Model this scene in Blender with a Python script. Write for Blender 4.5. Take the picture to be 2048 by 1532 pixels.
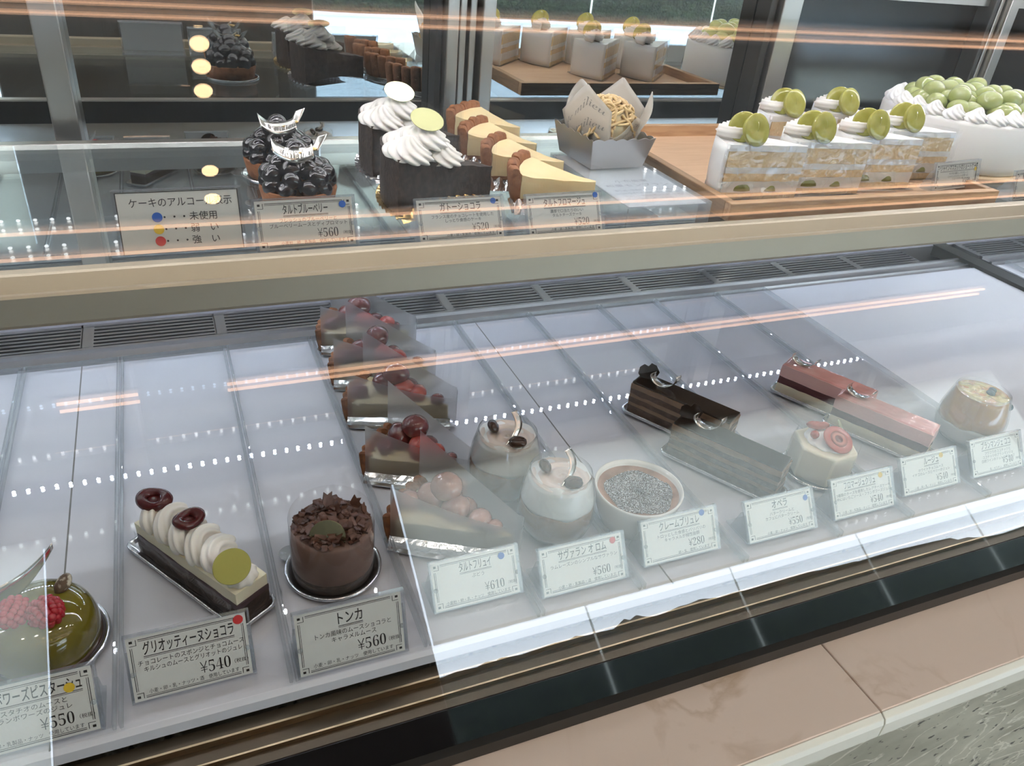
import bpy, bmesh, math, random
from mathutils import Vector, Matrix, noise
from math import sin, cos, pi, radians as rad, sqrt, atan2

for o in list(bpy.data.objects): bpy.data.objects.remove(o)
SC = bpy.context.scene
COL = SC.collection
rnd = random.Random(7)

# ---------------------------------------------------------------- camera
cam = bpy.data.cameras.new('camera'); cam.sensor_width = 36.0; cam.lens = 1564.5/2048*36.0
cam.clip_start = 0.02; cam.clip_end = 200
co = bpy.data.objects.new('camera', cam); COL.objects.link(co)
RX, RY, RZ = (0.92045089,-0.38092938,0.08753835), (-0.13215593,-0.51408837,-0.84749511), (0.36783823,0.76850892,-0.52353518)
M = Matrix.Identity(4)
for i in range(3):
    M[i][0] = RX[i]; M[i][1] = -RY[i]; M[i][2] = -RZ[i]
M[0][3], M[1][3], M[2][3] = 0, 0, 0.45
co.matrix_world = M
SC.camera = co

# ---------------------------------------------------------------- sky, exposure
w = bpy.data.worlds.new('sky'); SC.world = w; w.use_nodes = True
nt = w.node_tree; nt.nodes.clear()
out = nt.nodes.new('ShaderNodeOutputWorld'); bg = nt.nodes.new('ShaderNodeBackground')
tc = nt.nodes.new('ShaderNodeTexCoord'); sp = nt.nodes.new('ShaderNodeSeparateXYZ'); rp = nt.nodes.new('ShaderNodeValToRGB')
rp.color_ramp.elements[0].position = 0.0; rp.color_ramp.elements[0].color = (0.86, 0.93, 1.0, 1)
rp.color_ramp.elements[1].position = 0.6; rp.color_ramp.elements[1].color = (0.52, 0.70, 0.98, 1)
nt.links.new(tc.outputs['Generated'], sp.inputs[0]); nt.links.new(sp.outputs['Z'], rp.inputs[0])
nt.links.new(rp.outputs[0], bg.inputs[0]); bg.inputs[1].default_value = 13.0
nt.links.new(bg.outputs[0], out.inputs[0])
SC.view_settings.view_transform = 'Standard'; SC.view_settings.look = 'None'
SC.view_settings.exposure = 0.0; SC.view_settings.gamma = 1.0; SC.view_settings.use_curve_mapping = False
cy = SC.cycles
cy.use_denoising = True; cy.max_bounces = 12; cy.transparent_max_bounces = 48; cy.diffuse_bounces = 4; cy.glossy_bounces = 5
cy.transmission_bounces = 6; cy.caustics_reflective = False; cy.caustics_refractive = False; cy.sample_clamp_indirect = 6.0
LED_POWER, CANOPY_POWER, LINE_POWER, SPOT_POWER, COUNTER_FILL_POWER = 270.0, 165.0, 9.0, 22.0, 40.0

# ---------------------------------------------------------------- materials
MATS = {}
def newmat(name):
    m = bpy.data.materials.new(name); m.use_nodes = True; m.node_tree.nodes.clear(); MATS[name] = m
    return m, m.node_tree, m.node_tree.nodes, m.node_tree.links
def texco(N, L, stretch=(1,1,1)):
    t = N.new('ShaderNodeTexCoord'); mp = N.new('ShaderNodeMapping'); mp.inputs['Scale'].default_value = stretch
    L.new(t.outputs['Object'], mp.inputs[0]); return mp.outputs[0]
def pm(name, color, rough=.5, metal=0., var=None, bump=None, stretch=(1,1,1), sss=0., ssr=(.004,.003,.002), trans=0., ior=1.45, coat=0., spec=.5, emit=None):
    m, t, N, L = newmat(name)
    o = N.new('ShaderNodeOutputMaterial'); b = N.new('ShaderNodeBsdfPrincipled'); L.new(b.outputs[0], o.inputs[0])
    b.inputs['Base Color'].default_value = (*color, 1); b.inputs['Roughness'].default_value = rough; b.inputs['Metallic'].default_value = metal
    b.inputs['IOR'].default_value = ior; b.inputs['Transmission Weight'].default_value = trans; b.inputs['Coat Weight'].default_value = coat
    b.inputs['Coat Roughness'].default_value = .05; b.inputs['Specular IOR Level'].default_value = spec
    if sss: b.inputs['Subsurface Weight'].default_value = sss; b.inputs['Subsurface Radius'].default_value = (1, .7, .45); b.inputs['Subsurface Scale'].default_value = .006
    if emit: b.inputs['Emission Color'].default_value = (*emit[0], 1); b.inputs['Emission Strength'].default_value = emit[1]
    if var:
        sc, c2, lo, hi = var
        n = N.new('ShaderNodeTexNoise'); n.inputs['Scale'].default_value = sc; n.inputs['Detail'].default_value = 5
        L.new(texco(N, L, stretch), n.inputs['Vector'])
        r = N.new('ShaderNodeValToRGB'); r.color_ramp.elements[0].position = lo; r.color_ramp.elements[1].position = hi
        r.color_ramp.elements[0].color = (*color, 1); r.color_ramp.elements[1].color = (*c2, 1)
        L.new(n.outputs['Fac'], r.inputs[0]); L.new(r.outputs[0], b.inputs['Base Color'])
    if bump:
        n = N.new('ShaderNodeTexNoise'); n.inputs['Scale'].default_value = bump[0]; n.inputs['Detail'].default_value = 4
        L.new(texco(N, L, stretch), n.inputs['Vector'])
        bp = N.new('ShaderNodeBump'); bp.inputs['Strength'].default_value = bump[1]; bp.inputs['Distance'].default_value = bump[2] if len(bump) > 2 else .001
        L.new(n.outputs['Fac'], bp.inputs['Height']); L.new(bp.outputs[0], b.inputs['Normal'])
    return m
def clear(name, tint=(1,1,1), f0=.04, rough=0., haze=0., hazecol=(.9,.9,.9), blur=0., bump=None, fmax=1.0):
    m, t, N, L = newmat(name)
    o = N.new('ShaderNodeOutputMaterial')
    lw = N.new('ShaderNodeLayerWeight'); lw.inputs['Blend'].default_value = .5
    p = N.new('ShaderNodeMath'); p.operation = 'POWER'; p.inputs[1].default_value = 5; L.new(lw.outputs['Facing'], p.inputs[0])
    q = N.new('ShaderNodeMath'); q.operation = 'MULTIPLY_ADD'; q.inputs[1].default_value = fmax-f0; q.inputs[2].default_value = f0; L.new(p.outputs[0], q.inputs[0])
    tr = N.new('ShaderNodeBsdfTransparent'); tr.inputs[0].default_value = (*tint, 1)
    gl = N.new('ShaderNodeBsdfGlossy'); gl.inputs['Roughness'].default_value = rough
    if bump:
        n = N.new('ShaderNodeTexNoise'); n.inputs['Scale'].default_value = bump[0]; L.new(texco(N, L), n.inputs['Vector'])
        bp = N.new('ShaderNodeBump'); bp.inputs['Strength'].default_value = bump[1]; bp.inputs['Distance'].default_value = .001
        L.new(n.outputs['Fac'], bp.inputs['Height']); L.new(bp.outputs[0], gl.inputs['Normal'])
    base = tr.outputs[0]
    if blur:
        rf = N.new('ShaderNodeBsdfRefraction'); rf.inputs['Roughness'].default_value = .35; rf.inputs['IOR'].default_value = 1.12
        mx = N.new('ShaderNodeMixShader'); mx.inputs[0].default_value = blur; L.new(base, mx.inputs[1]); L.new(rf.outputs[0], mx.inputs[2]); base = mx.outputs[0]
    if haze:
        d = N.new('ShaderNodeBsdfDiffuse'); d.inputs[0].default_value = (*hazecol, 1); tl = N.new('ShaderNodeBsdfTranslucent'); tl.inputs[0].default_value = (*hazecol, 1)
        md = N.new('ShaderNodeMixShader'); md.inputs[0].default_value = .5; L.new(d.outputs[0], md.inputs[1]); L.new(tl.outputs[0], md.inputs[2])
        mx = N.new('ShaderNodeMixShader'); mx.inputs[0].default_value = haze; L.new(base, mx.inputs[1]); L.new(md.outputs[0], mx.inputs[2]); base = mx.outputs[0]
    mx = N.new('ShaderNodeMixShader'); L.new(q.outputs[0], mx.inputs[0]); L.new(base, mx.inputs[1]); L.new(gl.outputs[0], mx.inputs[2])
    L.new(mx.outputs[0], o.inputs[0]); return m
def glow(name, color, strength):
    m, t, N, L = newmat(name); o = N.new('ShaderNodeOutputMaterial'); e = N.new('ShaderNodeEmission')
    e.inputs[0].default_value = (*color, 1); e.inputs[1].default_value = strength; L.new(e.outputs[0], o.inputs[0]); return m

deckM = pm('white_deck', (.775,.785,.835), .32)
acr = clear('clear_acrylic', (.985,.987,.992), .045)
acrE = clear('acrylic_edge', (.92,.94,.95), .06, haze=.16, hazecol=(.93,.96,1))  # whitish haze paints the glow of light caught inside acrylic edges
glassM = clear('case_glass', (.985,.99,.99), .04)
shelfM = clear('shelf_glass', (.93,.965,.96), .055)
filmM = clear('clear_film', (.98,.98,.98), .04, rough=.02, haze=.015)
wrinkM = clear('wrinkled_film', (.98,.98,.98), .10, rough=.06, haze=.015, bump=(55,1.))
frostM = clear('frosted_film', (.92,.92,.93), .04, rough=.25, haze=.20, hazecol=(.85,.85,.87), blur=.6)
cupM = clear('tumbler_glass', (.97,.98,.98), .06)
alu = pm('brushed_aluminium', (.60,.585,.55), .30, 1., bump=(500,.15,.0003), stretch=(.03,1,1))
aluV = pm('door_frame_aluminium', (.50,.48,.44), .30, 1., bump=(500,.15,.0003), stretch=(1,1,.03))
railM = pm('champagne_rail', (.40,.345,.26), .46, .85, bump=(400,.2,.0003), stretch=(.02,1,1))
steel = pm('stainless_steel', (.20,.19,.21), .5, .3, bump=(400,.15,.0003), stretch=(.03,1,1))
bronzeM = pm('bronze_track', (.085,.068,.048), .35, .7)
goldT = pm('gold_track_edge', (.50,.40,.26), .3, 1.)
darkM = pm('dark_metal', (.045,.043,.040), .35, .6)
dark2 = pm('dark_gasket', (.02,.02,.02), .45)
frit = pm('black_glass_band', (.006,.006,.007), .03, coat=.6)
mirrorM = pm('half_mirror_glass', (.64,.66,.64), .012, 1.)
tintM = pm('tinted_pane', (.10,.10,.095), .16, 1.)
voidM = pm('dark_duct', (.012,.012,.013), .7)
ventM = pm('grille_aluminium', (.50,.50,.53), .33, 1.)
papM = pm('card_paper', (.80,.79,.72), .75)
papW = pm('white_paper', (.88,.88,.90), .8)
inkM = pm('black_ink', (.02,.02,.02), .6)
greyInk = pm('grey_ink', (.25,.25,.24), .7)
blueDot = pm('blue_sticker', (.03,.13,.50), .45); redDot = pm('red_sticker', (.62,.03,.03), .45); yelDot = pm('yellow_sticker', (.78,.52,.03), .45)
silver = pm('silver_foil', (.80,.81,.84), .16, 1., bump=(90,.35,.002))
silverT = pm('silver_tray', (.74,.75,.78), .18, 1.)
silverB = pm('silver_card_box', (.62,.62,.62), .33, 1.)
goldF = pm('gold_foil', (.70,.52,.24), .2, 1., bump=(90,.4,.002))
goldD = pm('gold_plaque', (.33,.315,.09), .55, .9)
silvL = pm('silver_label', (.78,.76,.72), .16, 1.)
cream = pm('whipped_cream', (.90,.865,.80), .5, sss=.08)
creamW = pm('white_cream', (.90,.89,.86), .45, sss=.08)
creamY = pm('ivory_mousse', (.86,.80,.60), .5, sss=.2, bump=(300,.15))
choc = pm('dark_chocolate_cake', (.030,.018,.014), .6, var=(180,(.075,.045,.032),.45,.75), bump=(350,.5,.0012))
chocM = pm('chocolate_mousse', (.13,.066,.045), .5, bump=(250,.25,.0006), var=(70,(.17,.09,.062),.4,.7))
chocS = pm('chocolate_shavings', (.075,.03,.018), .42, var=(120,(.14,.06,.038),.4,.7), bump=(300,.3))
chocG = pm('glossy_chocolate', (.018,.011,.008), .12, coat=.6)
chocB = pm('chocolate_bean', (.045,.02,.012), .25, coat=.3)
bufM = pm('mocha_buttercream', (.30,.19,.115), .5, var=(60,(.24,.145,.085),.4,.65), bump=(200,.3))
jocM = pm('soaked_sponge', (.075,.043,.03), .7, var=(160,(.13,.08,.055),.4,.7), bump=(250,.6,.0012))
sponge = pm('yellow_sponge', (.86,.65,.36), .8, var=(300,(.74,.50,.23),.5,.75), bump=(320,.5,.001))
crust = pm('baked_crust', (.33,.135,.055), .7, var=(140,(.17,.06,.022),.45,.8), bump=(260,.6,.0014))
crustD = pm('tart_crust_brown', (.30,.115,.042), .7, var=(120,(.11,.035,.015),.42,.75), bump=(200,.6,.0014))
custard = pm('tart_custard', (.80,.66,.38), .55, var=(60,(.86,.78,.55),.4,.65), bump=(120,.2))
cheese = pm('cheese_filling', (.92,.71,.37), .5, sss=.2, var=(30,(.93,.77,.46),.4,.7))
oliveG = pm('pistachio_glaze', (.15,.12,.008), .06, coat=.9, sss=.1)
rasp = pm('raspberry', (.36,.008,.018), .25, sss=.2, coat=.3)
nutM = pm('crumbed_nut', (.10,.06,.035), .6, var=(160,(.62,.56,.45),.5,.62), bump=(200,.5))
cherry = pm('dark_cherry', (.075,.006,.008), .10, coat=.35)
blueb = pm('glazed_blueberry', (.010,.008,.012), .09, coat=.8, bump=(160,.25,.0006))
grapeG = pm('green_grape', (.36,.34,.045), .14, coat=.5, sss=.2, var=(90,(.45,.42,.09),.4,.7))
grapeD = pm('grape_in_cream', (.24,.26,.05), .3, sss=.2)
grapeW = pm('glazed_muscat', (.36,.41,.13), .10, coat=.8, sss=.3, var=(60,(.46,.50,.22),.4,.7))
grapeR = pm('red_grape', (.16,.030,.030), .12, coat=.8, sss=.2, var=(60,(.09,.022,.022),.4,.7))
grapeRc = pm('cut_red_grape', (.42,.06,.04), .15, coat=.6, sss=.25, var=(120,(.25,.03,.03),.4,.7))
grapeP = pm('pink_grape', (.40,.20,.15), .12, coat=.8, sss=.3, var=(60,(.30,.13,.10),.4,.7))
goldLeaf = pm('gold_leaf', (.85,.62,.28), .25, 1., bump=(300,.8))
pinkM = pm('pink_mousse', (.80,.50,.47), .5, sss=.2, bump=(200,.2))
pinkG = pm('pink_glaze', (.78,.38,.36), .06, coat=.9, var=(40,(.80,.47,.44),.4,.7))
darkRed = pm('dark_berry_sponge', (.09,.022,.028), .6, bump=(200,.4))
whiteMs = pm('white_choc_mousse', (.82,.74,.56), .5, sss=.2, bump=(200,.2))
straw = pm('strawberry_slice', (.46,.10,.075), .22, coat=.3)
strawC = pm('strawberry_core', (.56,.19,.14), .3)
mochaJ = pm('rum_soaked_cake', (.33,.185,.12), .45, sss=.1, var=(80,(.27,.145,.09),.4,.7))
swirlM = pm('coffee_cream', (.80,.70,.64), .5, sss=.2, var=(80,(.74,.60,.52),.45,.75))
ramek = pm('white_porcelain', (.82,.80,.75), .22, coat=.4)
caram = pm('caramel_custard', (.40,.21,.125), .4, var=(90,(.30,.14,.08),.4,.65))
sparkM = pm('torched_sugar', (.07,.055,.05), .2, .25, var=(1300,(.86,.86,.87),.50,.60))  # white specks paint the glints of the sugar crystals
jelly = pm('orange_jelly', (.64,.33,.11), .08, coat=.5, sss=.3, var=(70,(.62,.32,.15),.4,.65))
jelT = pm('jelly_top', (.55,.30,.16), .05, coat=1., var=(60,(.62,.52,.22),.45,.6), bump=(120,.8,.003))
blueF = pm('blueberry_in_jelly', (.05,.09,.11), .2)
noodle = pm('chestnut_noodle', (.74,.52,.25), .45, sss=.15)
parch = clear('parchment_paper', (.9,.88,.84), .03, rough=.4, haze=.62, hazecol=(.90,.86,.78))
wood = pm('oak_tray', (.58,.36,.185), .5, var=(30,(.42,.235,.105),.42,.68), bump=(60,.25,.0006), stretch=(1,9,9))
woodB = pm('oak_tray_bottom', (.66,.43,.26), .5, var=(18,(.60,.375,.215),.42,.68), stretch=(1,9,9))
ledM = glow('led_diode', (.70,.80,1.0), LED_POWER)
ledS = glow('canopy_led', (.97,.96,1.0), CANOPY_POWER)
lineM = glow('warm_tube', (1.0,.58,.36), LINE_POWER)
counterFillM = glow('counter_fill_glow', (1.0,.90,.78), COUNTER_FILL_POWER)
spotM = glow('warm_lamp', (1.0,.70,.38), SPOT_POWER)

def marble_mat():
    m, t, N, L = newmat('pink_marble'); o = N.new('ShaderNodeOutputMaterial'); b = N.new('ShaderNodeBsdfPrincipled'); L.new(b.outputs[0], o.inputs[0])
    v = texco(N, L, (1, .8, 1))
    n = N.new('ShaderNodeTexNoise'); n.inputs['Scale'].default_value = 5.5; n.inputs['Detail'].default_value = 6; n.inputs['Distortion'].default_value = 1.6; L.new(v, n.inputs['Vector'])
    r = N.new('ShaderNodeValToRGB'); e = r.color_ramp.elements
    e[0].position = 0.0; e[0].color = (.72,.60,.51,1); e[1].position = 1.0; e[1].color = (.76,.64,.55,1)
    for p, c in ((.455,(.73,.61,.52,1)),(.488,(.50,.37,.26,1)),(.512,(.73,.61,.52,1)),(.66,(.68,.55,.46,1))):
        x = e.new(p); x.color = c
    L.new(n.outputs['Fac'], r.inputs[0])
    n2 = N.new('ShaderNodeTexNoise'); n2.inputs['Scale'].default_value = 3; n2.inputs['Detail'].default_value = 3; L.new(v, n2.inputs['Vector'])
    r2 = N.new('ShaderNodeValToRGB'); r2.color_ramp.elements[0].position = .42; r2.color_ramp.elements[1].position = .62
    mx = N.new('ShaderNodeMix'); mx.data_type = 'RGBA'; L.new(n2.outputs['Fac'], r2.inputs[0]); L.new(r2.outputs[0], mx.inputs['Factor'])
    mx.inputs['A'].default_value = (.73,.61,.52,1); L.new(r.outputs[0], mx.inputs['B']); L.new(mx.outputs['Result'], b.inputs['Base Color'])
    b.inputs['Roughness'].default_value = .22; b.inputs['Coat Weight'].default_value = .6; b.inputs['Coat Roughness'].default_value = .06; return m
def stone_mat():
    m, t, N, L = newmat('green_stone'); o = N.new('ShaderNodeOutputMaterial'); b = N.new('ShaderNodeBsdfPrincipled'); L.new(b.outputs[0], o.inputs[0])
    v = texco(N, L, (1, 1, 1.8))
    n = N.new('ShaderNodeTexNoise'); n.inputs['Scale'].default_value = 14; n.inputs['Detail'].default_value = 6; L.new(v, n.inputs['Vector'])
    r = N.new('ShaderNodeValToRGB'); r.color_ramp.elements[0].position = .35; r.color_ramp.elements[1].position = .7
    r.color_ramp.elements[0].color = (.27,.265,.20,1); r.color_ramp.elements[1].color = (.44,.43,.34,1); L.new(n.outputs['Fac'], r.inputs[0])
    s = N.new('ShaderNodeTexNoise'); s.inputs['Scale'].default_value = 70; s.inputs['Detail'].default_value = 3; L.new(v, s.inputs['Vector'])
    rs = N.new('ShaderNodeValToRGB'); rs.color_ramp.elements[0].position = .62; rs.color_ramp.elements[1].position = .66; L.new(s.outputs['Fac'], rs.inputs[0])
    m1 = N.new('ShaderNodeMix'); m1.data_type = 'RGBA'; L.new(rs.outputs[0], m1.inputs['Factor']); L.new(r.outputs[0], m1.inputs['A']); m1.inputs['B'].default_value = (.035,.034,.028,1)
    v2 = texco(N, L, (2.2, 1, 4.5))
    k = N.new('ShaderNodeTexNoise'); k.inputs['Scale'].default_value = 4.2; k.inputs['Detail'].default_value = 5; k.inputs['Distortion'].default_value = .8; L.new(v2, k.inputs['Vector'])
    rk = N.new('ShaderNodeValToRGB'); e = rk.color_ramp.elements; e[0].position = .485; e[0].color = (0,0,0,1); e[1].position = .515; e[1].color = (0,0,0,1); x = e.new(.5); x.color = (.8,.8,.8,1)
    L.new(k.outputs['Fac'], rk.inputs[0])
    m2 = N.new('ShaderNodeMix'); m2.data_type = 'RGBA'; L.new(rk.outputs[0], m2.inputs['Factor']); L.new(m1.outputs['Result'], m2.inputs['A']); m2.inputs['B'].default_value = (.66,.64,.54,1)
    L.new(m2.outputs['Result'], b.inputs['Base Color']); b.inputs['Roughness'].default_value = .35; return m
marbleM, stoneM = marble_mat(), stone_mat()
edgeM = pm('painted_edge_glare', (.83,.83,.73), .2, coat=.5)  # pale cream paints the glare along the slab's front face

# ---------------------------------------------------------------- mesh builder
class MB:
    def __init__(s): s.v = []; s.f = []; s.mi = []; s.sm = []; s.mats = []
    def add(s, vf, mat=None, smooth=False, T=None):
        vs, fs = vf; b = len(s.v)
        s.v += [tuple(T @ Vector(p)) if T is not None else tuple(p) for p in vs]
        s.f += [tuple(b+i for i in f) for f in fs]
        if mat is None: mat = s.mats[0] if s.mats else None
        if mat is not None and mat not in s.mats: s.mats.append(mat)
        k = s.mats.index(mat) if mat is not None else 0
        s.mi += [k]*len(fs); s.sm += [smooth]*len(fs); return s
    def build(s, name, mat=None, parent=None, bevel=0, solid=0, subd=0, kind=None, label=None, seg=2):
        me = bpy.data.meshes.new(name); me.from_pydata(s.v, [], s.f)
        ms = s.mats if s.mats else [mat]
        for m in ms: me.materials.append(m)
        me.polygons.foreach_set('material_index', s.mi); me.polygons.foreach_set('use_smooth', s.sm); me.update()
        bm = bmesh.new(); bm.from_mesh(me); bmesh.ops.recalc_face_normals(bm, faces=bm.faces); bm.to_mesh(me); bm.free()
        o = bpy.data.objects.new(name, me); COL.objects.link(o)
        if parent is not None: o.parent = parent
        if subd: d = o.modifiers.new('s', 'SUBSURF'); d.levels = d.render_levels = subd
        if solid: d = o.modifiers.new('t', 'SOLIDIFY'); d.thickness = solid; d.offset = 0
        if bevel: d = o.modifiers.new('b', 'BEVEL'); d.width = bevel; d.segments = seg; d.limit_method = 'ANGLE'; d.angle_limit = rad(40)
        if kind: o['kind'] = kind
        if label: o['label'] = label
        return o
def box(x0, x1, y0, y1, z0, z1):
    return ([(x0,y0,z0),(x1,y0,z0),(x1,y1,z0),(x0,y1,z0),(x0,y0,z1),(x1,y0,z1),(x1,y1,z1),(x0,y1,z1)],
            [(3,2,1,0),(4,5,6,7),(0,1,5,4),(1,2,6,5),(2,3,7,6),(3,0,4,7)])
def grid(nu, nv, fn, wrap=False):
    vs = [fn(i/(nu if wrap else nu-1), j/(nv-1)) for j in range(nv) for i in range(nu)]; fs = []
    for j in range(nv-1):
        for i in range(nu if wrap else nu-1):
            a = j*nu+i; b = j*nu+(i+1) % nu; fs.append((a, b, b+nu, a+nu))
    return vs, fs
def lathe(prof, n=40, fn=None, cap=True):
    vs = []; fs = []; m = len(prof)
    for (r, z) in prof:
        for i in range(n):
            a = 2*pi*i/n; q = r*(fn(a, z) if fn else 1); vs.append((q*cos(a), q*sin(a), z))
    for j in range(m-1):
        for i in range(n):
            a = j*n+i; b = j*n+(i+1) % n; fs.append((a, b, b+n, a+n))
    if cap and prof[0][0] > 1e-6: fs.append(tuple(range(n))[::-1])
    if cap and prof[-1][0] > 1e-6: fs.append(tuple((m-1)*n+i for i in range(n)))
    return vs, fs
def ell(c, r, nu=20, nv=12, fn=None, R=None):
    def f(u, v):
        a = 2*pi*u; b = pi*v-pi/2; p = Vector((r[0]*cos(b)*cos(a), r[1]*cos(b)*sin(a), r[2]*sin(b)))
        if fn: p *= fn(a, b)
        if R is not None: p = R @ p
        return tuple(p+Vector(c))
    return grid(nu, nv, f, True)
def prism(poly, z0, z1, ztop=None):
    n = len(poly); vs = [(x,y,z0) for x,y in poly]+[(x,y,(ztop(x,y) if ztop else z1)) for x,y in poly]
    fs = [tuple(range(n))[::-1], tuple(range(n,2*n))]+[(i,(i+1)%n,n+(i+1)%n,n+i) for i in range(n)]
    return vs, fs
def tube(path, rad_, n=8, lobes=0, amp=0, cap=True):
    P = [Vector(p) for p in path]; vs = []; fs = []; m = len(P); up = Vector((0,0,1)); prev = None
    for k in range(m):
        t = (P[min(k+1,m-1)]-P[max(k-1,0)]).normalized()
        if prev is None:
            a = up if abs(t.dot(up)) < .9 else Vector((1,0,0)); x = t.cross(a).normalized()
        else: x = (prev-t*prev.dot(t)).normalized()
        prev = x; y = t.cross(x); r = rad_(k/(m-1)) if callable(rad_) else rad_
        for i in range(n):
            an = 2*pi*i/n; q = r*(1+amp*cos(lobes*an)); vs.append(tuple(P[k]+x*q*cos(an)+y*q*sin(an)))
    for k in range(m-1):
        for i in range(n): a = k*n+i; b = k*n+(i+1)%n; fs.append((a,b,b+n,a+n))
    if cap: fs += [tuple(range(n))[::-1], tuple((m-1)*n+i for i in range(n))]
    return vs, fs
def rotm(rx=0, ry=0, rz=0, loc=(0,0,0)):
    return Matrix.Translation(loc) @ Matrix.Rotation(rz,4,'Z') @ Matrix.Rotation(ry,4,'Y') @ Matrix.Rotation(rx,4,'X')
def nz(p, s, seed=0): return noise.noise(Vector(p)*s+Vector((seed*3.1,seed*1.7,seed*2.3)))
def kiss(r, h, lobes=8, twist=2.4, amp=.13, nu=64, nv=22, tip=.0, flat=.0):
    def f(u, t):
        a = 2*pi*u; q = r*((1-t)**.62)*(.93+.22*sin(pi*min(1,t*1.6))) if t < 1 else 0
        q *= 1+amp*(2*abs(cos(lobes/2*(a+twist*t)))-1); z = h*t*(1-flat*t)
        return (q*cos(a)+tip*t*t, q*sin(a), z)
    return grid(nu, nv, f, True)
def rosette(r, h, lobes=9, turns=2.1, tr=None, n=90):
    tr = tr or r*.42
    path = []
    for k in range(n):
        t = k/(n-1); a = 2*pi*turns*t; q = (r-tr)*(1-t)**.8+.0003; path.append((q*cos(a), q*sin(a), tr*.7+(h-tr*1.3)*t**1.1))
    return tube(path, lambda t: tr*(1-.45*t)*(1 if t < .97 else .4), 27, lobes, .13)

# ---------------------------------------------------------------- things
def sheetq(x0, x1, y, z0, z1): return [(x0,y,z0),(x1,y,z0),(x1,y,z1),(x0,y,z1)], [(0,1,2,3)]
def thing(name, label, cat, loc=(0,0,0), rz=0, group=None, rx=0):
    o = bpy.data.objects.new(name, None); o.empty_display_size = .02; COL.objects.link(o)
    o.location = loc; o.rotation_euler = (rx, 0, rz); o['label'] = label; o['category'] = cat
    if group: o['group'] = group
    return o
def tag(o, label, cat, group=None):
    o['label'] = label; o['category'] = cat
    if group: o['group'] = group
    return o
def struct(mb, name, mat=None, **k):
    o = mb.build(name, mat, **k); o['kind'] = 'structure'; return o
def copy_tree(o, loc=None, rz=None, label=None, parent=None):
    c = o.copy(); COL.objects.link(c)
    if parent is not None: c.parent = parent
    if loc is not None: c.location = loc
    if rz is not None: c.rotation_euler[2] = rz
    if label: c['label'] = label
    for ch in list(o.children): copy_tree(ch, parent=c)
    return c

# lettering: built-in font turned to mesh
_tc = {}
def text2d(s, thin=0.):
    k = (s, thin)
    if k in _tc: return _tc[k]
    c = bpy.data.curves.new('lettering', 'FONT'); c.body = s; c.size = 1; c.offset = thin; c.resolution_u = 3
    o = bpy.data.objects.new('lettering', c); COL.objects.link(o)
    dg = bpy.context.evaluated_depsgraph_get(); me = bpy.data.meshes.new_from_object(o.evaluated_get(dg))
    vs = [(v.co.x, v.co.y) for v in me.vertices]; fs = [tuple(p.vertices) for p in me.polygons]
    bpy.data.objects.remove(o); bpy.data.curves.remove(c); bpy.data.meshes.remove(me)
    _tc[k] = (vs, fs); return vs, fs
def text(mb, s, x, y, size, mat, align='c', maxw=None, thin=0., T=None, sx=1.):
    vs, fs = text2d(s, thin)
    if not vs: return
    x0 = min(v[0] for v in vs); x1 = max(v[0] for v in vs); wd = (x1-x0)*size*sx; k = size; kx = size*sx
    if maxw and wd > maxw: kx *= maxw/wd; wd = maxw
    ox = {'c': x-wd/2, 'l': x, 'r': x-wd}[align]
    mb.add(([(ox+(vx-x0)*kx, 0, y+vy*k) for vx, vy in vs], fs), mat, False, T)
DIG = {str(i): chr(0x1D7CE+i) for i in range(10)}
def serif(s): return ''.join(DIG.get(ch, ch) for ch in s)
def ital(s):
    return ''.join(chr(0x1D44E+ord(c)-97) if 'a' <= c <= 'z' else c for c in s)
SHOP = ital('le milieu')

# ================================================================ STRUCTURE: the room
FLOOR, CEIL = -.78, 1.9
def bx(name, mat, *b, **k): return struct(MB().add(box(*b)), name, mat, **k)
bx('floor', pm('floor_tile', (.48,.46,.42), .3, var=(3,(.53,.51,.47),.4,.6)), -3.2, 7.2, -3.1, 3.2, FLOOR-.05, FLOOR)
plaster = pm('ceiling_plaster', (.70,.68,.65), .8)
bx('ceiling', plaster, -3.2, 7.2, -3.1, 3.2, CEIL, CEIL+.05)
wallD = pm('dark_wall_and_blocker', (.12,.105,.085), .6, var=(6,(.095,.085,.07),.4,.6), stretch=(1,1,.1))
wallL = pm('wall_paint', (.62,.60,.55), .7)
WY = -3.0
wb = MB()
for x0, x1 in ((-3.2,-1.12),(-.74,.86),(5.5,7.2)): wb.add(box(x0, x1, WY-.1, WY, FLOOR, CEIL))  # dark middle stretch added as a blocker, keeps window glare off the case glass
for x0, x1 in ((-1.12,-.74),(.86,5.5)): wb.add(box(x0, x1, WY-.1, WY, 1.52, CEIL)); wb.add(box(x0, x1, WY-.1, WY, FLOOR, FLOOR+.1))
struct(wb, 'wall_front_with_blocker', wallD)
bx('wall_left', wallL, -3.25, -3.2, -3.1, 3.2, FLOOR, CEIL); bx('wall_right', wallL, 7.2, 7.25, -3.1, 3.2, FLOOR, CEIL)
bx('wall_back', pm('backroom_paint', (.05,.05,.048), .7), -3.2, 7.2, 3.15, 3.2, FLOOR, CEIL)
def blind_mat():
    m, t, N, L = newmat('roller_blind'); o = N.new('ShaderNodeOutputMaterial'); d = N.new('ShaderNodeBsdfDiffuse'); tl = N.new('ShaderNodeBsdfTranslucent'); mx = N.new('ShaderNodeMixShader')
    d.inputs[0].default_value = tl.inputs[0].default_value = (.98,.91,.72,1); mx.inputs[0].default_value = .94; L.new(d.outputs[0], mx.inputs[1]); L.new(tl.outputs[0], mx.inputs[2]); L.new(mx.outputs[0], o.inputs[0]); return m
blindM = blind_mat()
paneM = clear('window_pane', (.97,.98,.98), .04)
winF = pm('window_frame_metal', (.62,.63,.64), .4, .3)
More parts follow.
